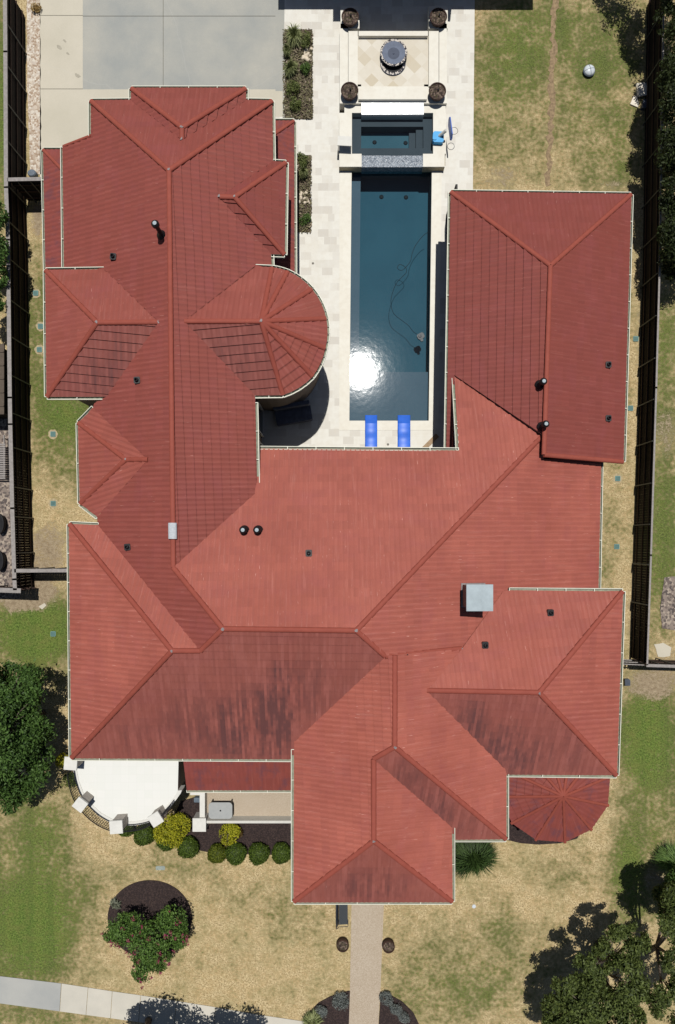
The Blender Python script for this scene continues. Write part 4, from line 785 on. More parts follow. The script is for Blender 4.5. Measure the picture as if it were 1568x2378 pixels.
# ------------------------------------------------------------------ plants
def foliage(mb, lobes, n, size, rng, dens=1.0, up=.35, clump=16, spread=.30, tb=(0.05, .95)):
    tot = sum(l[3] ** 2 for l in lobes)
    for (x, y, z, r, *sq) in lobes:
        sqz = sq[0] if sq else .75; m = int(n * r * r / tot); cl_ = []
        for _ in range(clump):
            a = rng.uniform(0, 2 * math.pi); zz = rng.uniform(-.55, 1); q = math.sqrt(max(0, 1 - zz * zz)); k = rng.uniform(.62, .95); cl_.append((q * math.cos(a) * k, q * math.sin(a) * k, zz * k, rng.uniform(.0, .35)))
        for _ in range(m):
            c = rng.choice(cl_); s_ = spread
            px, py, pz = c[0] + rng.gauss(0, s_), c[1] + rng.gauss(0, s_), c[2] + rng.gauss(0, s_)
            d = math.sqrt(px * px + py * py + pz * pz)
            if d > 1.12: px, py, pz = [v / d * rng.uniform(.9, 1.1) for v in (px, py, pz)]
            o = Vector((x + px * r, y + py * r, z + pz * r * sqz)); nn = Vector((px * .6 + rng.gauss(0, .6), py * .6 + rng.gauss(0, .6), pz * .5 + up + rng.gauss(0, .5)))
            if nn.length < .01: continue
            nn.normalize(); t1 = nn.orthogonal().normalized(); t1 = (Matrix.Rotation(rng.uniform(0, 6.28), 3, nn) @ t1); t2 = nn.cross(t1); L = size * rng.uniform(.6, 1.3); w = L * .55
            ti = min(.99, max(.01, tb[0] + (tb[1] - tb[0]) * rng.random() * .8 + c[3] * .3))
            mb.face([o - t1 * L, o - t2 * w * .8 - t1 * L * .1, o + t1 * L, o + t2 * w * .8 - t1 * L * .1], 0, ti)
OAK = leafmat('oak_leaves', lin(34, 62, 22, .75), lin(104, 138, 66, .85), lin(186, 200, 168, .9)); LIVE = leafmat('live_oak_leaves', lin(40, 56, 22, .74), lin(116, 130, 66, .87), lin(170, 174, 118, .88))
DARKL = leafmat('dark_leaves', lin(22, 34, 16, .6), lin(78, 92, 46, .75), lin(140, 146, 96, .8)); BOX = leafmat('boxwood_leaves', lin(44, 62, 16, .72), lin(98, 120, 40, .85)); GOLD = leafmat('gold_leaves', lin(110, 120, 20, .8), lin(204, 198, 52, .92), lin(210, 180, 64, .88))
CREPE = leafmat('crepe_leaves', lin(44, 76, 26, .72), lin(118, 152, 70, .86)); PINK = leafmat('pink_blossom', lin(140, 56, 78, .78), lin(190, 92, 122, .86)); GREY = leafmat('silver_leaves', lin(96, 104, 104, .7), lin(150, 156, 150, .8), lin(112, 150, 48, .8)); GRS = leafmat('ornamental_grass', lin(100, 114, 62, .84), lin(170, 176, 122, .88))
BARK = simple('grey_bark', lin(124, 112, 100, .75), .9, .3, 7, bump=.6)
def tree(label, base, lobes, n, size, m, seed, h, limbs=True, name='tree', cat='tree', group=None, tr=.16, spread=.30, clump=16):
    rng = random.Random(seed); base = Vector((base.x, base.y, 0)); o = thing(name, label, cat, base, group); mb = MB()
    ctr = sum((Vector(l[:3]) for l in lobes), Vector()) / len(lobes); fork = base.lerp(Vector((ctr.x, ctr.y, h * .42)), .5); fork.z = h * .32
    mb.tube([base + Vector((0, 0, -.05)), base.lerp(fork, .5) + Vector((.05, .03, 0)), fork], [tr * 1.35, tr, tr * .85], 10)
    for l in lobes:
        e = Vector(l[:3]); k = fork.lerp(e, .5) + Vector((rng.uniform(-.2, .2), rng.uniform(-.2, .2), .2)); mb.tube([fork, k, e], [tr * .6, tr * .38, tr * .12], 7)
        for _ in range(3):
            e2 = e + Vector((rng.uniform(-1, 1), rng.uniform(-1, 1), rng.uniform(-.2, .5))) * l[3] * .7; mb.tube([k, e.lerp(e2, .6), e2], [tr * .22, tr * .14, .012], 5)
    link('trunk', mb, BARK, o, True); mb = MB(); foliage(mb, lobes, n, size, rng, clump=clump, spread=spread); link('crown', mb, m, o); return o
def L_(x, y, h, r, sq=.75): p = P(x, y, h); return (p.x, p.y, h, r * S * (1 - h / H), sq)
tree('broad dark green oak at the front left edge beside the white balcony', P(100, 1655), [L_(28, 1600, 3.2, 78), L_(10, 1690, 3.7, 92), L_(45, 1700, 2.8, 60), L_(30, 1790, 3.1, 78), L_(-40, 1620, 3.3, 80), L_(-50, 1760, 3.3, 90), L_(10, 1840, 2.6, 48), L_(66, 1630, 2.5, 44), L_(84, 1700, 2.4, 44), L_(92, 1755, 2.0, 34), L_(48, 1800, 2.3, 46), L_(40, 1560, 2.4, 36)], 46000, .1, OAK, 11, 5, clump=16, spread=.15)
tree('loose live oak at the front right corner with grey limbs showing', P(1390, 2190), [L_(1300, 2352, 3.0, 42), L_(1322, 2290, 3.4, 40), L_(1350, 2330, 3.8, 44), L_(1300, 2400, 3.2, 40), L_(1370, 2250, 3.9, 38), L_(1440, 2200, 4.0, 46), L_(1385, 2345, 4.0, 58), L_(1455, 2275, 4.2, 50), L_(1330, 2385, 3.6, 50), L_(1445, 2370, 4.2, 50), L_(1400, 2200, 3.4, 24), L_(1480, 2180, 3.8, 32)], 44000, .09, LIVE, 12, 5.4, clump=15, spread=.17)
tree('dense live oak leaning over the front right edge beyond the pale limbs', P(1500, 2210), [L_(1552, 2150, 4.2, 40), L_(1545, 2320, 4.3, 44), L_(1575, 2240, 4.6, 40), L_(1600, 2330, 4.6, 60), L_(1590, 2100, 4.6, 50), L_(1548, 2085, 3.4, 30)], 20000, .09, LIVE, 13, 5.6, clump=13, spread=.16)
tree('dark bushy tree at the right edge behind the spiky grass', P(1555, 2060), [L_(1562, 2085, 2.2, 30), L_(1590, 2060, 2.6, 42), L_(1558, 2120, 2.0, 26)], 8000, .092, OAK, 14, 3.2, clump=30, spread=.19)
tree('tall dark tree beyond the east fence, topmost of the row', P(1530, 40), [L_(1590, -10, 3.2, 50), L_(1556, 45, 2.9, 34), L_(1568, -240, 5.5, 58), L_(1640, -180, 5.5, 80), L_(1600, 80, 3.4, 52), L_(1530, -290, 5.5, 40)], 13000, .092, DARKL, 15, 7, clump=30, spread=.19)
tree('dark tree beyond the east fence level with the stone slabs', P(1545, 260), [L_(1562, 185, 3.2, 36), L_(1585, 240, 3.6, 52), L_(1558, 150, 3.0, 24), L_(1600, 160, 3.6, 55)], 13000, .092, DARKL, 16, 4.8, clump=30, spread=.19)
tree('dark tree beyond the east fence level with the foot of the dirt trench', P(1550, 400), [L_(1566, 315, 3.2, 38), L_(1562, 370, 3.0, 30), L_(1590, 360, 3.6, 60), L_(1580, 440, 3.2, 44), L_(1558, 480, 2.8, 26)], 14000, .092, DARKL, 17, 4.8, clump=30, spread=.19)
tree('low dark tree beyond the east fence beside the upper east roof corner', P(1560, 580), [L_(1572, 540, 2.6, 40), L_(1565, 600, 2.4, 32), L_(1600, 570, 3, 60), L_(1560, 630, 1.9, 20)], 12000, .092, DARKL, 18, 3.8, clump=30, spread=.19)
tree('dark tree behind the west fence at the left picture edge', P(30, 560), [L_(-18, 500, 2.8, 34), L_(-25, 580, 3.0, 42), L_(-15, 640, 2.6, 30), L_(-30, 700, 2.6, 34)], 9000, .092, OAK, 19, 4.2, clump=30, spread=.19)
tree('street tree south of the sidewalk casting leafy shade over the slabs', P(345, 2368), [L_(300, 2462, 3.6, 60), L_(340, 2490, 4.6, 90), L_(375, 2450, 3.4, 44), L_(260, 2500, 3.8, 60)], 8000, .12, LIVE, 20, 6, clump=18, spread=.2)
tree('street tree south of the sidewalk with shade nearer the front beds', P(500, 2400), [L_(490, 2475, 3.6, 56), L_(520, 2520, 4.6, 90), L_(545, 2490, 3.6, 54), L_(440, 2500, 3.6, 54)], 8000, .12, LIVE, 21, 6, clump=18, spread=.2)
# crepe myrtle in the round bed
rngc = random.Random(5); cb = P(350, 2150); cm_ = thing('crepe_myrtle', 'pink flowering crepe myrtle with three stems in the round mulch bed', 'shrub', cb)
lob = [L_(280, 2158, 1.6, 34, .8), L_(312, 2150, 1.5, 30), L_(400, 2140, 1.7, 34, .8), L_(372, 2165, 1.9, 38), L_(412, 2175, 1.5, 26), L_(345, 2212, 2.1, 38), L_(335, 2250, 1.9, 27), L_(368, 2225, 1.8, 28), L_(260, 2165, 1.5, 20), L_(300, 2185, 1.6, 26)]
mb = MB()
for l in lob: e = Vector(l[:3]); mb.tube([cb + Vector((rngc.uniform(-.3, .3), rngc.uniform(-.3, .3), -.02)), cb.lerp(e, .5) + Vector((0, 0, .3)), e], [.06, .045, .015], 6)
link('trunk', mb, BARK, cm_, True); mb = MB(); foliage(mb, lob, 14000, .075, rngc, spread=.27, clump=14); link('crown', mb, CREPE, cm_)
mb = MB()
for l in lob:
    for _ in range(7 if l[3] > .7 else 9):
        a = rngc.uniform(0, 6.28); rr2 = l[3] * rngc.uniform(.5, 1.1); q = (l[0] + rr2 * math.cos(a), l[1] + rr2 * math.sin(a) - .1, l[2] + l[3] * rngc.uniform(.15, .6), rngc.uniform(.07, .14)); foliage(mb, [q + (.8,)], 26, .05, rngc, clump=5)
link('blossom', mb, PINK, cm_)
# clipped shrubs
def shrub(label, x, y, r, h, m, seed, n=2600, size=.05, group='clipped shrubs along the front bed', sq=.9, name='round_shrub'):
    rng = random.Random(seed); hz = h * .55; c = P(x, y, hz); rr2 = r * S * (1 - hz / H); base = Vector((c.x, c.y, 0)); o = thing(name, label, 'shrub', base, group); mb = MB()
    rows = []
    for i in range(10):
        ph = -math.pi / 2 + math.pi * i / 9; rows.append([(c.x + rr2 * .9 * math.cos(ph) * math.cos(a), c.y + rr2 * .9 * math.cos(ph) * math.sin(a), hz + h * .45 * math.sin(ph)) for a in [2 * math.pi * k / 18 for k in range(18)]])
    mb.grid(rows, 0, True, .12)
    for _ in range(n):
        zz = rng.uniform(-.6, 1); a = rng.uniform(0, 6.28); q = math.sqrt(1 - zz * zz); k = rng.gauss(.96, .045) + .05 * math.sin(3 * a + seed) + .035 * math.sin(7 * a + zz * 5); d = Vector((q * math.cos(a), q * math.sin(a), zz)); p = Vector((c.x + d.x * rr2 * k, c.y + d.y * rr2 * k, hz + d.z * h * .5 * k))
        nn = (d + Vector((rng.gauss(0, .6), rng.gauss(0, .6), rng.gauss(0, .6) + .2))).normalized(); t1 = nn.orthogonal().normalized(); t1 = Matrix.Rotation(rng.uniform(0, 6.28), 3, nn) @ t1; t2 = nn.cross(t1); L = size * rng.uniform(.6, 1.3)
        mb.face([p - t1 * L, p - t2 * L * .5, p + t1 * L, p + t2 * L * .5], 0, min(.99, max(.02, rng.random())))
    link('foliage', mb, m, o); mb = MB(); mb.tube([(c.x, c.y, -.03), (c.x, c.y, hz)], [.05, .03], 6); link('stem', mb, BARK, o); return o
for i, (x, y, r, h, m, lab) in enumerate(((335, 1938, 24, .95, BOX, 'round dark green shrub right of the second balcony pier, left of the golden bush'), (437, 1968, 24, .95, BOX, 'round dark green shrub below right of the golden bush'), (292, 1921, 20, .9, BOX, 'dark green shrub tucked under the lowest balcony pier'),
        (386, 1952, 22, .7, BOX, 'low dark green shrub partly under the golden bush'), (548, 1982, 24, .95, BOX, 'round dark green shrub just right of the yellow green one'), (601, 1982, 24, .95, BOX, 'middle round green shrub below the porch wall'), (654, 1981, 23, .95, BOX, 'round green shrub beside the entry roof'), (504, 1982, 21, .9, leafmat('yellow_green_leaves', lin(60, 74, 14, .66), lin(116, 126, 34, .78)), 'round yellow green shrub at the left end of the porch wall row'))):
    shrub(lab, x, y, r, h, m, 40 + i)
tree('large golden yellow bush beside the last balcony pier', P(410, 1915), [L_(395, 1925, .8, 34, .8), L_(415, 1915, .7, 26), L_(380, 1935, .6, 22), L_(405, 1945, .6, 22)], 5200, .06, GOLD, 60, 1.2, name='golden_bush', cat='shrub', tr=.05)
tree('loose yellow green bush against the porch wall', P(540, 1925), [L_(533, 1935, .6, 22), L_(545, 1928, .5, 14), L_(528, 1952, .45, 14)], 1700, .06, GOLD, 61, .9, name='golden_bush', cat='shrub', tr=.04)
tree('dark red leafed shrub beside the loose yellow green bush', P(556, 1932), [L_(556, 1934, .4, 10)], 260, .05, leafmat('red_brown_leaves', lin(70, 50, 24, .7), lin(120, 96, 40, .7)), 62, .6, name='bush', cat='shrub', tr=.02)
tree('yellow green bush beside the upper balcony pier', P(160, 1765), [L_(149, 1768, .6, 18)], 1200, .06, GOLD, 63, .9, name='golden_bush', cat='shrub', tr=.03)
tree('green bush at the foot of the balcony railing', P(172, 1815), [L_(163, 1812, .5, 16)], 900, .06, BOX, 64, .9, name='bush', cat='shrub', tr=.03)
def blades(label, x, y, r, h, m, seed, n=500, name='grass_clump', cat='ornamental grass', group=None, w=.016):
    rng = random.Random(seed); b = P(x, y, 0); R_ = r * S; o = thing(name, label, cat, (b.x, b.y, 0), group); mb = MB()
    for _ in range(n):
        a = rng.uniform(0, 6.28); q = rng.random() ** .5; s0_ = Vector((b.x + math.cos(a) * R_ * .25 * q, b.y + math.sin(a) * R_ * .25 * q, .03)); rr2 = R_ * rng.uniform(.35, 1.0) * (1 + .22 * math.sin(2 * a + seed) + .15 * math.sin(5 * a + seed * 2)); hh = h * rng.uniform(.5, 1.1); a2 = a + rng.gauss(0, .35)
        e = Vector((b.x + math.cos(a2) * rr2, b.y + math.sin(a2) * rr2, hh * rng.uniform(.25, .9))); mid_ = s0_.lerp(e, .5) + Vector((0, 0, hh * .5)); t_ = Vector((-math.sin(a2), math.cos(a2), 0)) * w * rng.uniform(.7, 1.4); ti = rng.uniform(.05, .99)
        mb.face([s0_ - t_, s0_ + t_, mid_ + t_, mid_ - t_], 0, ti); mb.face([mid_ - t_, mid_ + t_, e], 0, ti)
    link('blades', mb, m, o); return o
blades('spiky dark green grass mound beside the entry roof', 1092, 1972, 56, 1.3, leafmat('dark_grass_blades', lin(30, 50, 18, .66), lin(82, 108, 52, .8)), 70, 3800, w=.014)
blades('bright green spiky plant at the right edge of the front lawn', 1556, 1985, 44, 1.2, leafmat('bright_blades', lin(60, 96, 36, .7), lin(134, 164, 84, .8)), 71, 2600, w=.014)
for i, (x, y, r, lab) in enumerate(((684, 95, 27, 'feathery grass at the top of the long planting bed'), (714, 92, 16, 'light green mound by the corner of the long planting bed'), (676, 170, 20, 'sprawling green clump midway along the long bed beside the driveway'), (708, 158, 18, 'small green clump beside the pale rocks of the long bed'), (682, 205, 22, 'olive grass clump in the lower half of the long bed'), (690, 240, 24, 'feathery grass at the house end of the long bed'), (668, 130, 12, 'thin weedy clump on the driveway edge of the long bed'),
        (704, 372, 15, 'green clump at the fountain end of the short bed'), (706, 410, 13, 'pale green clump in the middle of the short bed'), (707, 510, 15, 'olive clump at the tower end of the short bed'))):
    if i % 2 or i == 4: tree(lab, P(x, y), [L_(x + R.uniform(-7, 7), y + R.uniform(-10, 10), R.uniform(.15, .4), r * R.uniform(.4, .65), .8) for _ in range(5)], 900, .05, [leafmat('bed_olive', lin(70, 84, 40, .75), lin(140, 150, 86, .86)), leafmat('bed_green', lin(56, 84, 36, .75), lin(120, 150, 76, .86))][i % 3 == 0], 180 + i, .5, name='bed_shrub', cat='shrub', tr=.02, group='grasses in the deck planting beds', spread=.28); continue
    blades(lab, x, y, r, .7, GRS if i % 2 == 0 else leafmat('olive_blades', lin(96, 110, 52, .82), lin(156, 164, 96, .86)), 80 + i, 520, w=.011, group='grasses in the deck planting beds')
blades('brown green fountain grass at the left end of the front bed', 725, 2358, 24, .7, GRS, 95, 900)
for i, (x, y, r, lab) in enumerate(((791, 2324, 24, 'silver grey shrub hugging the left edge of the walkway'), (747, 2348, 15, 'small silver shrub with yellow tips beside the fountain grass'), (897, 2318, 18, 'silver and green shrub at the top of the right front bed'), (919, 2340, 17, 'silver grey shrub in the middle of the right front bed'), (938, 2362, 14, 'small grey green shrub at the foot of the right front bed'))):
    tree(lab, P(x, y), [L_(x, y, .3, r * .8, .6), L_(x + 5, y + 6, .25, r * .6), L_(x - 5, y - 4, .25, r * .6)], 1300, .045, GREY, 100 + i, .5, name='silver_shrub', cat='shrub', tr=.02, group='silver shrubs in the front beds')
blades('grey spiky agave on the left side of the round mulch bed', 271, 2093, 15, .4, leafmat('agave_blades', lin(92, 98, 88, .7), lin(150, 154, 130, .8)), 110, 160, name='agave', cat='agave', w=.03)
mb = MB(); rgc = random.Random(33); COV = leafmat('litter_and_weeds', lin(96, 84, 72, .8), lin(150, 146, 106, .84), lin(190, 172, 152, .84))
for (x0, y0, x1, y1, n) in ((658, 72, 727, 278, 2600), (690, 362, 724, 542, 1100)):
    for _ in range(n):
        p = P(rgc.uniform(x0, x1), rgc.uniform(y0, y1)); nn = Vector((rgc.gauss(0, .5), rgc.gauss(0, .5), 1)).normalized(); t1 = Matrix.Rotation(rgc.uniform(0, 6.3), 3, nn) @ nn.orthogonal().normalized(); t2 = nn.cross(t1); L = rgc.uniform(.03, .09); p.z = rgc.uniform(.06, .16)
        mb.face([p - t1 * L, p - t2 * L * .5, p + t1 * L, p + t2 * L * .5], 0, rgc.uniform(.02, .99))
o = link('ground_cover', mb, COV); struct(o, 'stuff')
# rocks in planting beds and edging
ROCK = simple('pale_limestone', lin(222, 208, 186, .84), .9, .12, 4, bump=.4)
def rocks(label, x0, y0, x1, y1, n, s0, s1, seed):
    rng = random.Random(seed)
    for _ in range(n):
        p = P(rng.uniform(x0, x1), rng.uniform(y0, y1)); r_ = rng.uniform(s0, s1); mb = MB(); rows = []
        for i in range(6):
            ph = -math.pi / 2 + math.pi * i / 5; rows.append([(p.x + r_ * rng.uniform(.8, 1.1) * math.cos(ph) * math.cos(a), p.y + r_ * rng.uniform(.8, 1.1) * math.cos(ph) * math.sin(a), .05 + r_ * .4 + r_ * .55 * math.sin(ph)) for a in [2 * math.pi * k / 8 for k in range(8)]])
        mb.grid(rows, 0, True); tag(link('rock', mb, ROCK, loc=(p.x, p.y, 0)), label, 'rock', label[0].lower() + label[1:])
rocks('pale limestone rock heaped in the long planting bed', 702, 112, 724, 142, 24, .07, .15, 1)
rocks('pale limestone rock heaped in the short planting bed', 696, 445, 720, 475, 18, .06, .13, 2)
# ------------------------------------------------------------------ small things
WOOD = simple('dark_barrel_wood', lin(72, 50, 40, .75), .8, .3, 6)
bar0 = None
for (x, y, lab) in ((796, 2196, 'half barrel planter left of the walkway below the bench'), (902.7, 2198.5, 'half barrel planter right of the walkway')):
    p = P(x, y, .4); loc = Vector((p.x, p.y, 0))
    if bar0 is None:
        bar0 = thing('barrel_planter', lab, 'planter', loc, 'half barrel planters by the walkway'); mb = MB(); mb.lathe(loc, [(.30, 0), (.345, .16), (.36, .3), (.35, .45), (.31, .455), (.31, .34)], 26); link('barrel', mb, WOOD, bar0, True)
        for z in (.1, .32): mb = MB(); mb.lathe(loc, [(.345 + z * .05, z), (.353 + z * .05, z + .05)], 26); link('hoop', mb, DARKM, bar0)
        mb = MB(); mb.lathe(loc, [(.312, .34), (.001, .37)], 20); link('soil', mb, SOIL, bar0)
    else: dup(bar0, loc, lab)
bp_ = P(796.5, 2119, .45); be = thing('garden_bench', 'black metal mesh bench beside the walkway at the entry eave', 'bench', (bp_.x, bp_.y, 0)); BM = simple('blue_black_metal', lin(48, 54, 66, .7), .45, .2, 6)
t = NT('bench_mesh'); ck = t.add('ShaderNodeTexChecker', i_Vector=t.scale(t.geo(), (14, 14, 14)), i_Scale=1.0); BMESH = t.out(t.mix(ck.outputs[1], lin(40, 46, 58, .7), lin(92, 96, 96, .7)), .5)
mb = MB(); rows = [[(bp_.x - .22 + .5 * u, bp_.y - .68 + 1.36 * w_, .45 + .02 * math.cos(u * 3)) for u in (0, .25, .5, .75, 1)] for w_ in [k / 8 for k in range(9)]]; mb.grid(rows); link('seat', mb, BMESH, be)
mb = MB(); rows = [[(bp_.x - .24 - .14 * u, bp_.y - .68 + 1.36 * w_, .46 + .5 * u - .1 * (abs(w_ - .5) * 2) ** 2 * u) for u in (0, .33, .66, 1)] for w_ in [k / 10 for k in range(11)]]; mb.grid(rows); mb.tube([r_[-1] for r_ in rows], .022, 6); link('backrest', mb, BM, be)
for sy in (-.68, .68):
    mb = MB(); mb.tube([(bp_.x - .36, bp_.y + sy, .9), (bp_.x - .22, bp_.y + sy, .68), (bp_.x + .28, bp_.y + sy, .66), (bp_.x + .3, bp_.y + sy, .45)], .02, 6); link('armrest', mb, BM, be)
    for sx in (-.25, .3): mb = MB(); mb.bar((bp_.x + sx, bp_.y + sy, 0), (bp_.x + sx, bp_.y + sy, .46), .04, .04); link('leg', mb, BM, be)
# drain covers
GRN = simple('green_drain_plastic', lin(110, 150, 146, .86), .6, .1, 4); SLOT = simple('drain_slot', lin(30, 50, 52, .6), .7)
dc0 = None
for (x, y, lab) in ((84, 681, 'green drain cover beside the west fence, nearest the tile strip roof'), (95, 758, 'green drain cover half under the west dormer eave'), (92.5, 812, 'pale green drain cover beside the west dormer eave'), (124, 1008, 'green drain cover in the grass beside the angled bay roof'), (124.5, 1169, 'green drain cover in the dry grass above the front left gate'), (124.5, 1471.5, 'green drain cover in the bright grass above the oak'),
                    (1476, 787, 'green drain cover by the east fence level with the upper roof vent'), (1464, 948, 'green drain cover by the east fence level with the lower roof vent'), (1434, 1111, 'green drain cover below the east gable corner'), (1432, 1269, 'green drain cover in the dry strip above the north eave of the right block')):
    loc = P(x, y, 0)
    if dc0 is None:
        dc0 = thing('drain_cover', lab, 'drain cover', loc, 'green drain covers in the side lawns'); mb = MB(); mb.box((loc.x, loc.y, .02), (.3, .3, .06), 0, 0, .03); link('frame', mb, GRN, dc0)
        for k in range(4): mb = MB(); mb.box((loc.x - .09 + .06 * k, loc.y, .051), (.022, .24, .012)); link('slot', mb, SLOT, dc0)
    else: dup(dc0, loc, lab)
hm = [[(x + 11 * math.cos(a) * R.uniform(.9, 1.15), y + 11 * math.sin(a) * R.uniform(.9, 1.15)) for a in [2 * math.pi * k / 18 for k in range(18)]] for x, y in ((84, 681), (95, 758), (92, 812), (124, 1008), (124, 1169), (1434, 1111))]
sheet('sandy_patches', hm, .008, HALO)
for (x, y, lab) in ((727, 612, 'small round deck drain between the pool and the tower, nearest the short planting bed'), (797, 720, 'small round deck drain beside the pool coping opposite the tower'), (901, 1032, 'small round deck drain between the two blue mats')):
    p = P(x, y); mb = MB(); mb.lathe((p.x, p.y, .03), [(.07, 0), (.065, .008), (.001, .009)], 14); tag(link('deck_drain', mb, simple('drain_metal', lin(120, 112, 100, .6), .5), loc=(p.x, p.y, .03)), lab, 'drain')
sm = [[(x + rx * math.cos(a) * R.uniform(.7, 1.2) + .6 * ry * math.sin(a), y + ry * math.sin(a) * R.uniform(.7, 1.2)) for a in [2 * math.pi * k / 12 for k in range(12)]] for x, y, rx, ry in ((151, 96, 3, 4), (138, 110, 5, 6), (181, 176, 6, 5), (158, 125, 3, 3))]
sheet('tyre_smudges', sm, .027, simple('tyre_smudge', lin(180, 174, 158, .8), .9, .1, 14))
# ball, slabs, boxes
bc_ = P(1370, 161, .25); BALLW = simple('white_plastic', lin(214, 222, 228, .8), .35, .05, 3); SEAM = simple('grey_seam', lin(110, 122, 138, .7), .5)
ball = thing('exercise_ball', 'large pale flattened ball with grey crossed seams on the back lawn', 'ball', (bc_.x, bc_.y, 0)); mb = MB(); r_ = .32
mb.lathe((bc_.x, bc_.y, .17), [(max(.001, r_ * math.cos(p)), .17 * math.sin(p)) for p in [-math.pi / 2 + math.pi * k / 16 for k in range(17)]], 28); link('shell', mb, BALLW, ball, True)
for a in (.25, .25 + math.pi / 2):
    mb = MB(); mb.tube([(bc_.x + r_ * math.cos(p) * math.cos(a), bc_.y + r_ * math.cos(p) * math.sin(a), .17 + .17 * math.sin(p)) for p in [2 * math.pi * k / 28 for k in range(29)]], .013, 5); link('seam', mb, SEAM, ball)
mb = MB(); mb.tube([(bc_.x + r_ * math.cos(p), bc_.y + r_ * math.sin(p), .15) for p in [2 * math.pi * k / 28 for k in range(29)]], .03, 5); link('band', mb, SEAM, ball)
SLAB = simple('white_stone_slab', lin(236, 228, 212, .84), .8, .06, 3)
for poly, z, m, nm, lab, cat in (([(1477.6, 192.8), (1498.7, 191.2), (1501.5, 219.5), (1481.5, 223.4)], .12, SLAB, 'stone_slab', 'pale square stone slab stack in the tree shade by the east fence', 'stone slab'), ([(1472, 222), (1479, 224), (1484, 241.8), (1482, 249), (1463.7, 241.2)], .08, SLAB, 'stone_slab', 'pale five sided stone slab in the sun by the east fence', 'stone slab'),
                             ([(1495.4, 229.5), (1504.8, 231.2), (1500.4, 250), (1491.3, 249)], .25, simple('dark_box_plastic', lin(84, 92, 108, .7), .5), 'storage_box', 'small dark box with white corners beside the stone slabs', 'box'), ([(1451.5, 1577), (1461, 1576.5), (1464, 1580), (1464, 1592), (1452, 1592)], .22, simple('slate_plastic', lin(78, 86, 100, .75), .5), 'valve_box', 'slate grey valve box on bare soil below the slatted gate', 'valve box'),
                             ([(90, 1408), (104, 1400), (108, 1406), (98, 1415)], .03, DRIVEL, 'paving_stone', 'pale paving stone at the fence corner of the front left lawn', 'paving stone')):
    c = sum((P(x, y, z) for x, y in poly), Vector()) / len(poly); mb = MB(); mb.prism([(P(x, y, z).x, P(x, y, z).y) for x, y in poly], -.01, z)
    if nm == 'stone_slab' and z > .1: mb.prism([(P(x + 1.5, y + 1.5, z).x, P(x + 1.5, y + 1.5, z).y) for x, y in poly], z + .0005, z + .05)
    tag(link(nm, mb, m, loc=(c.x, c.y, 0)), lab, cat)
p = P(73, 400.5, .3); mb = MB(); mb.lathe((p.x, p.y, 0), [(.26, 0), (.25, .25), (.2, .31), (.001, .33)], 18, sx=1.0, sy=.85); tag(link('pump_cover', mb, simple('blue_grey_cover', lin(112, 124, 138, .75), .6), loc=(p.x, p.y, 0)), 'blue grey rounded cover on the rock strip by the gate', 'cover')
p = P(87.5, 24); rg = random.Random(9); mb = MB()
for a in [2 * math.pi * k / 9 for k in range(9)]:
    mb.tube([(p.x, p.y, .1), (p.x + .16 * math.cos(a), p.y + .16 * math.sin(a), .2)], [.1, .05], 6)
foliage(mb, [(p.x, p.y, .2, .28, .5)], 260, .06, rg); o = link('dry_plant', mb, leafmat('straw_leaves', lin(150, 120, 70, .8), lin(216, 188, 130, .84)), loc=(p.x, p.y, 0)); tag(o, 'dry straw coloured plant ringed by rocks at the top of the rock strip', 'dry plant')
for (x, y, r_, lab, m) in ((1100.5, 2103.5, .11, 'round white sprinkler cap in the dry front lawn', BALLW), (376, 2014, .0, '', GRN)):
    if r_: p = P(x, y); mb = MB(); mb.lathe((p.x, p.y, 0), [(r_, 0), (r_, .05), (.001, .06)], 14); tag(link('sprinkler_cap', mb, m, loc=(p.x, p.y, 0)), lab, 'sprinkler cap')
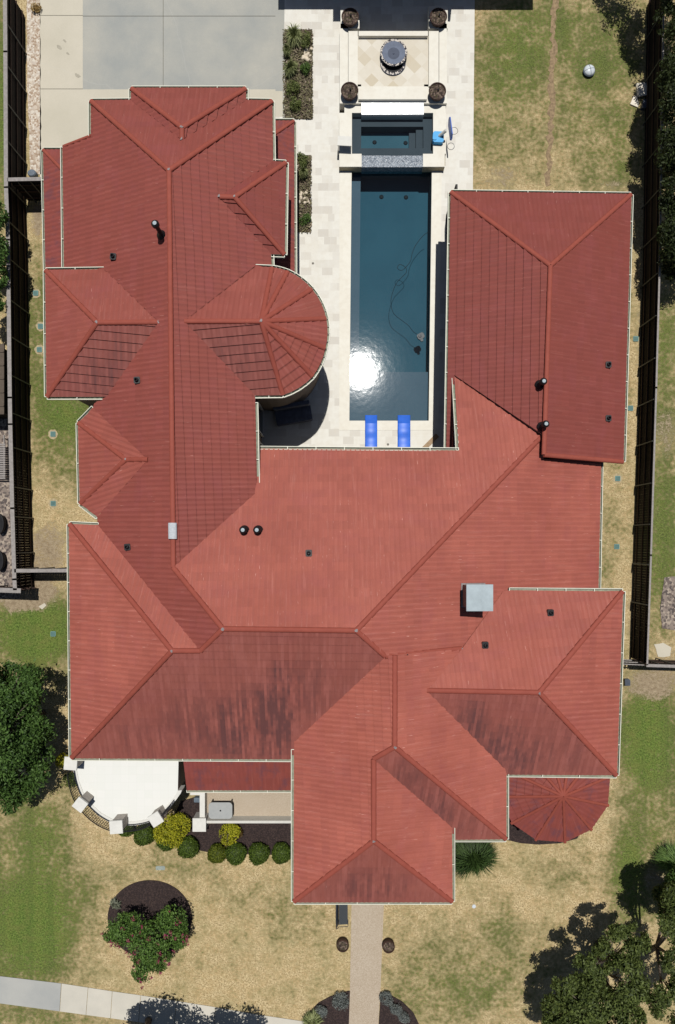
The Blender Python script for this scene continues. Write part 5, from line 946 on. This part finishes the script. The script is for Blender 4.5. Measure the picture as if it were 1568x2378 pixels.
p = P(373, 2015); mb = MB(); mb.box((p.x, p.y, .01), (.55, .24, .03), 0, 0, .05); tag(link('meter_cover', mb, simple('faded_blue_lid', lin(158, 168, 160, .8), .7, .2, 9), loc=(p.x, p.y, 0)), 'faded blue meter lid in the dry front lawn above the round bed', 'meter cover')
# things in the neighbour's side yard
pn = P(3, 1070, .5); nl = thing('slatted_bench', 'white slatted bench in the yard behind the west fence', 'bench', (pn.x, pn.y, 0)); mb = MB(); 
for k in range(16): y_ = pn.y + .95 - k * .13; mb.box((pn.x - .25, y_, .5), (1.0, .09, .03))
link('slat', mb, CAPW, nl)
for sx in (-.6, .15):
    mb = MB(); mb.bar((pn.x + sx, pn.y - 1, .45), (pn.x + sx, pn.y + 1.5, .45), .06, .06); mb.bar((pn.x + sx, pn.y - .9, 0), (pn.x + sx, pn.y - .9, .45), .06, .06); mb.bar((pn.x + sx, pn.y + 1.3, 0), (pn.x + sx, pn.y + 1.3, .45), .06, .06); link('frame', mb, CAPW, nl)
for (x, y, lab) in ((-2, 1216, 'upper black round tub in the yard behind the west fence'), (-3, 1302, 'lower black round tub in the yard behind the west fence')):
    p = P(x, y, .5); mb = MB(); mb.lathe((p.x, p.y, 0), [(.2, 0), (.28, .4), (.28, .52), (.24, .53), (.22, .4), (.001, .38)], 22, sy=2.1); tag(link('plastic_tub', mb, BLACK, loc=(p.x, p.y, 0)), lab, 'tub', 'black tubs behind the west fence')
ps = P(-2, 880, 2.0); sh = thing('garden_shed', 'dark ribbed shed roof edge showing behind the west fence', 'shed', (ps.x, ps.y, 0)); mb = MB(); mb.box((ps.x - .75, ps.y, .95), (1.7, 3.6, 1.9)); link('wall', mb, FENCE, sh); mb = MB(); mb.prism([(ps.x - 1.7, ps.y - 1.95), (ps.x + .28, ps.y - 1.95), (ps.x + .28, ps.y + 1.95), (ps.x - 1.7, ps.y + 1.95)], 1.9, 2.0)
for k in range(5): mb.bar((ps.x - 1.7, ps.y - 1.5 + .75 * k, 2.02), (ps.x + .28, ps.y - 1.5 + .75 * k, 2.02), .05, .06)
link('roof', mb, simple('brown_shed_roof', lin(104, 92, 80, .7), .8), sh)
print('HV', {n: round(h, 2) for n, h in HV.items()})
for o in bpy.data.objects:
    if '_o' in o: del o['_o']
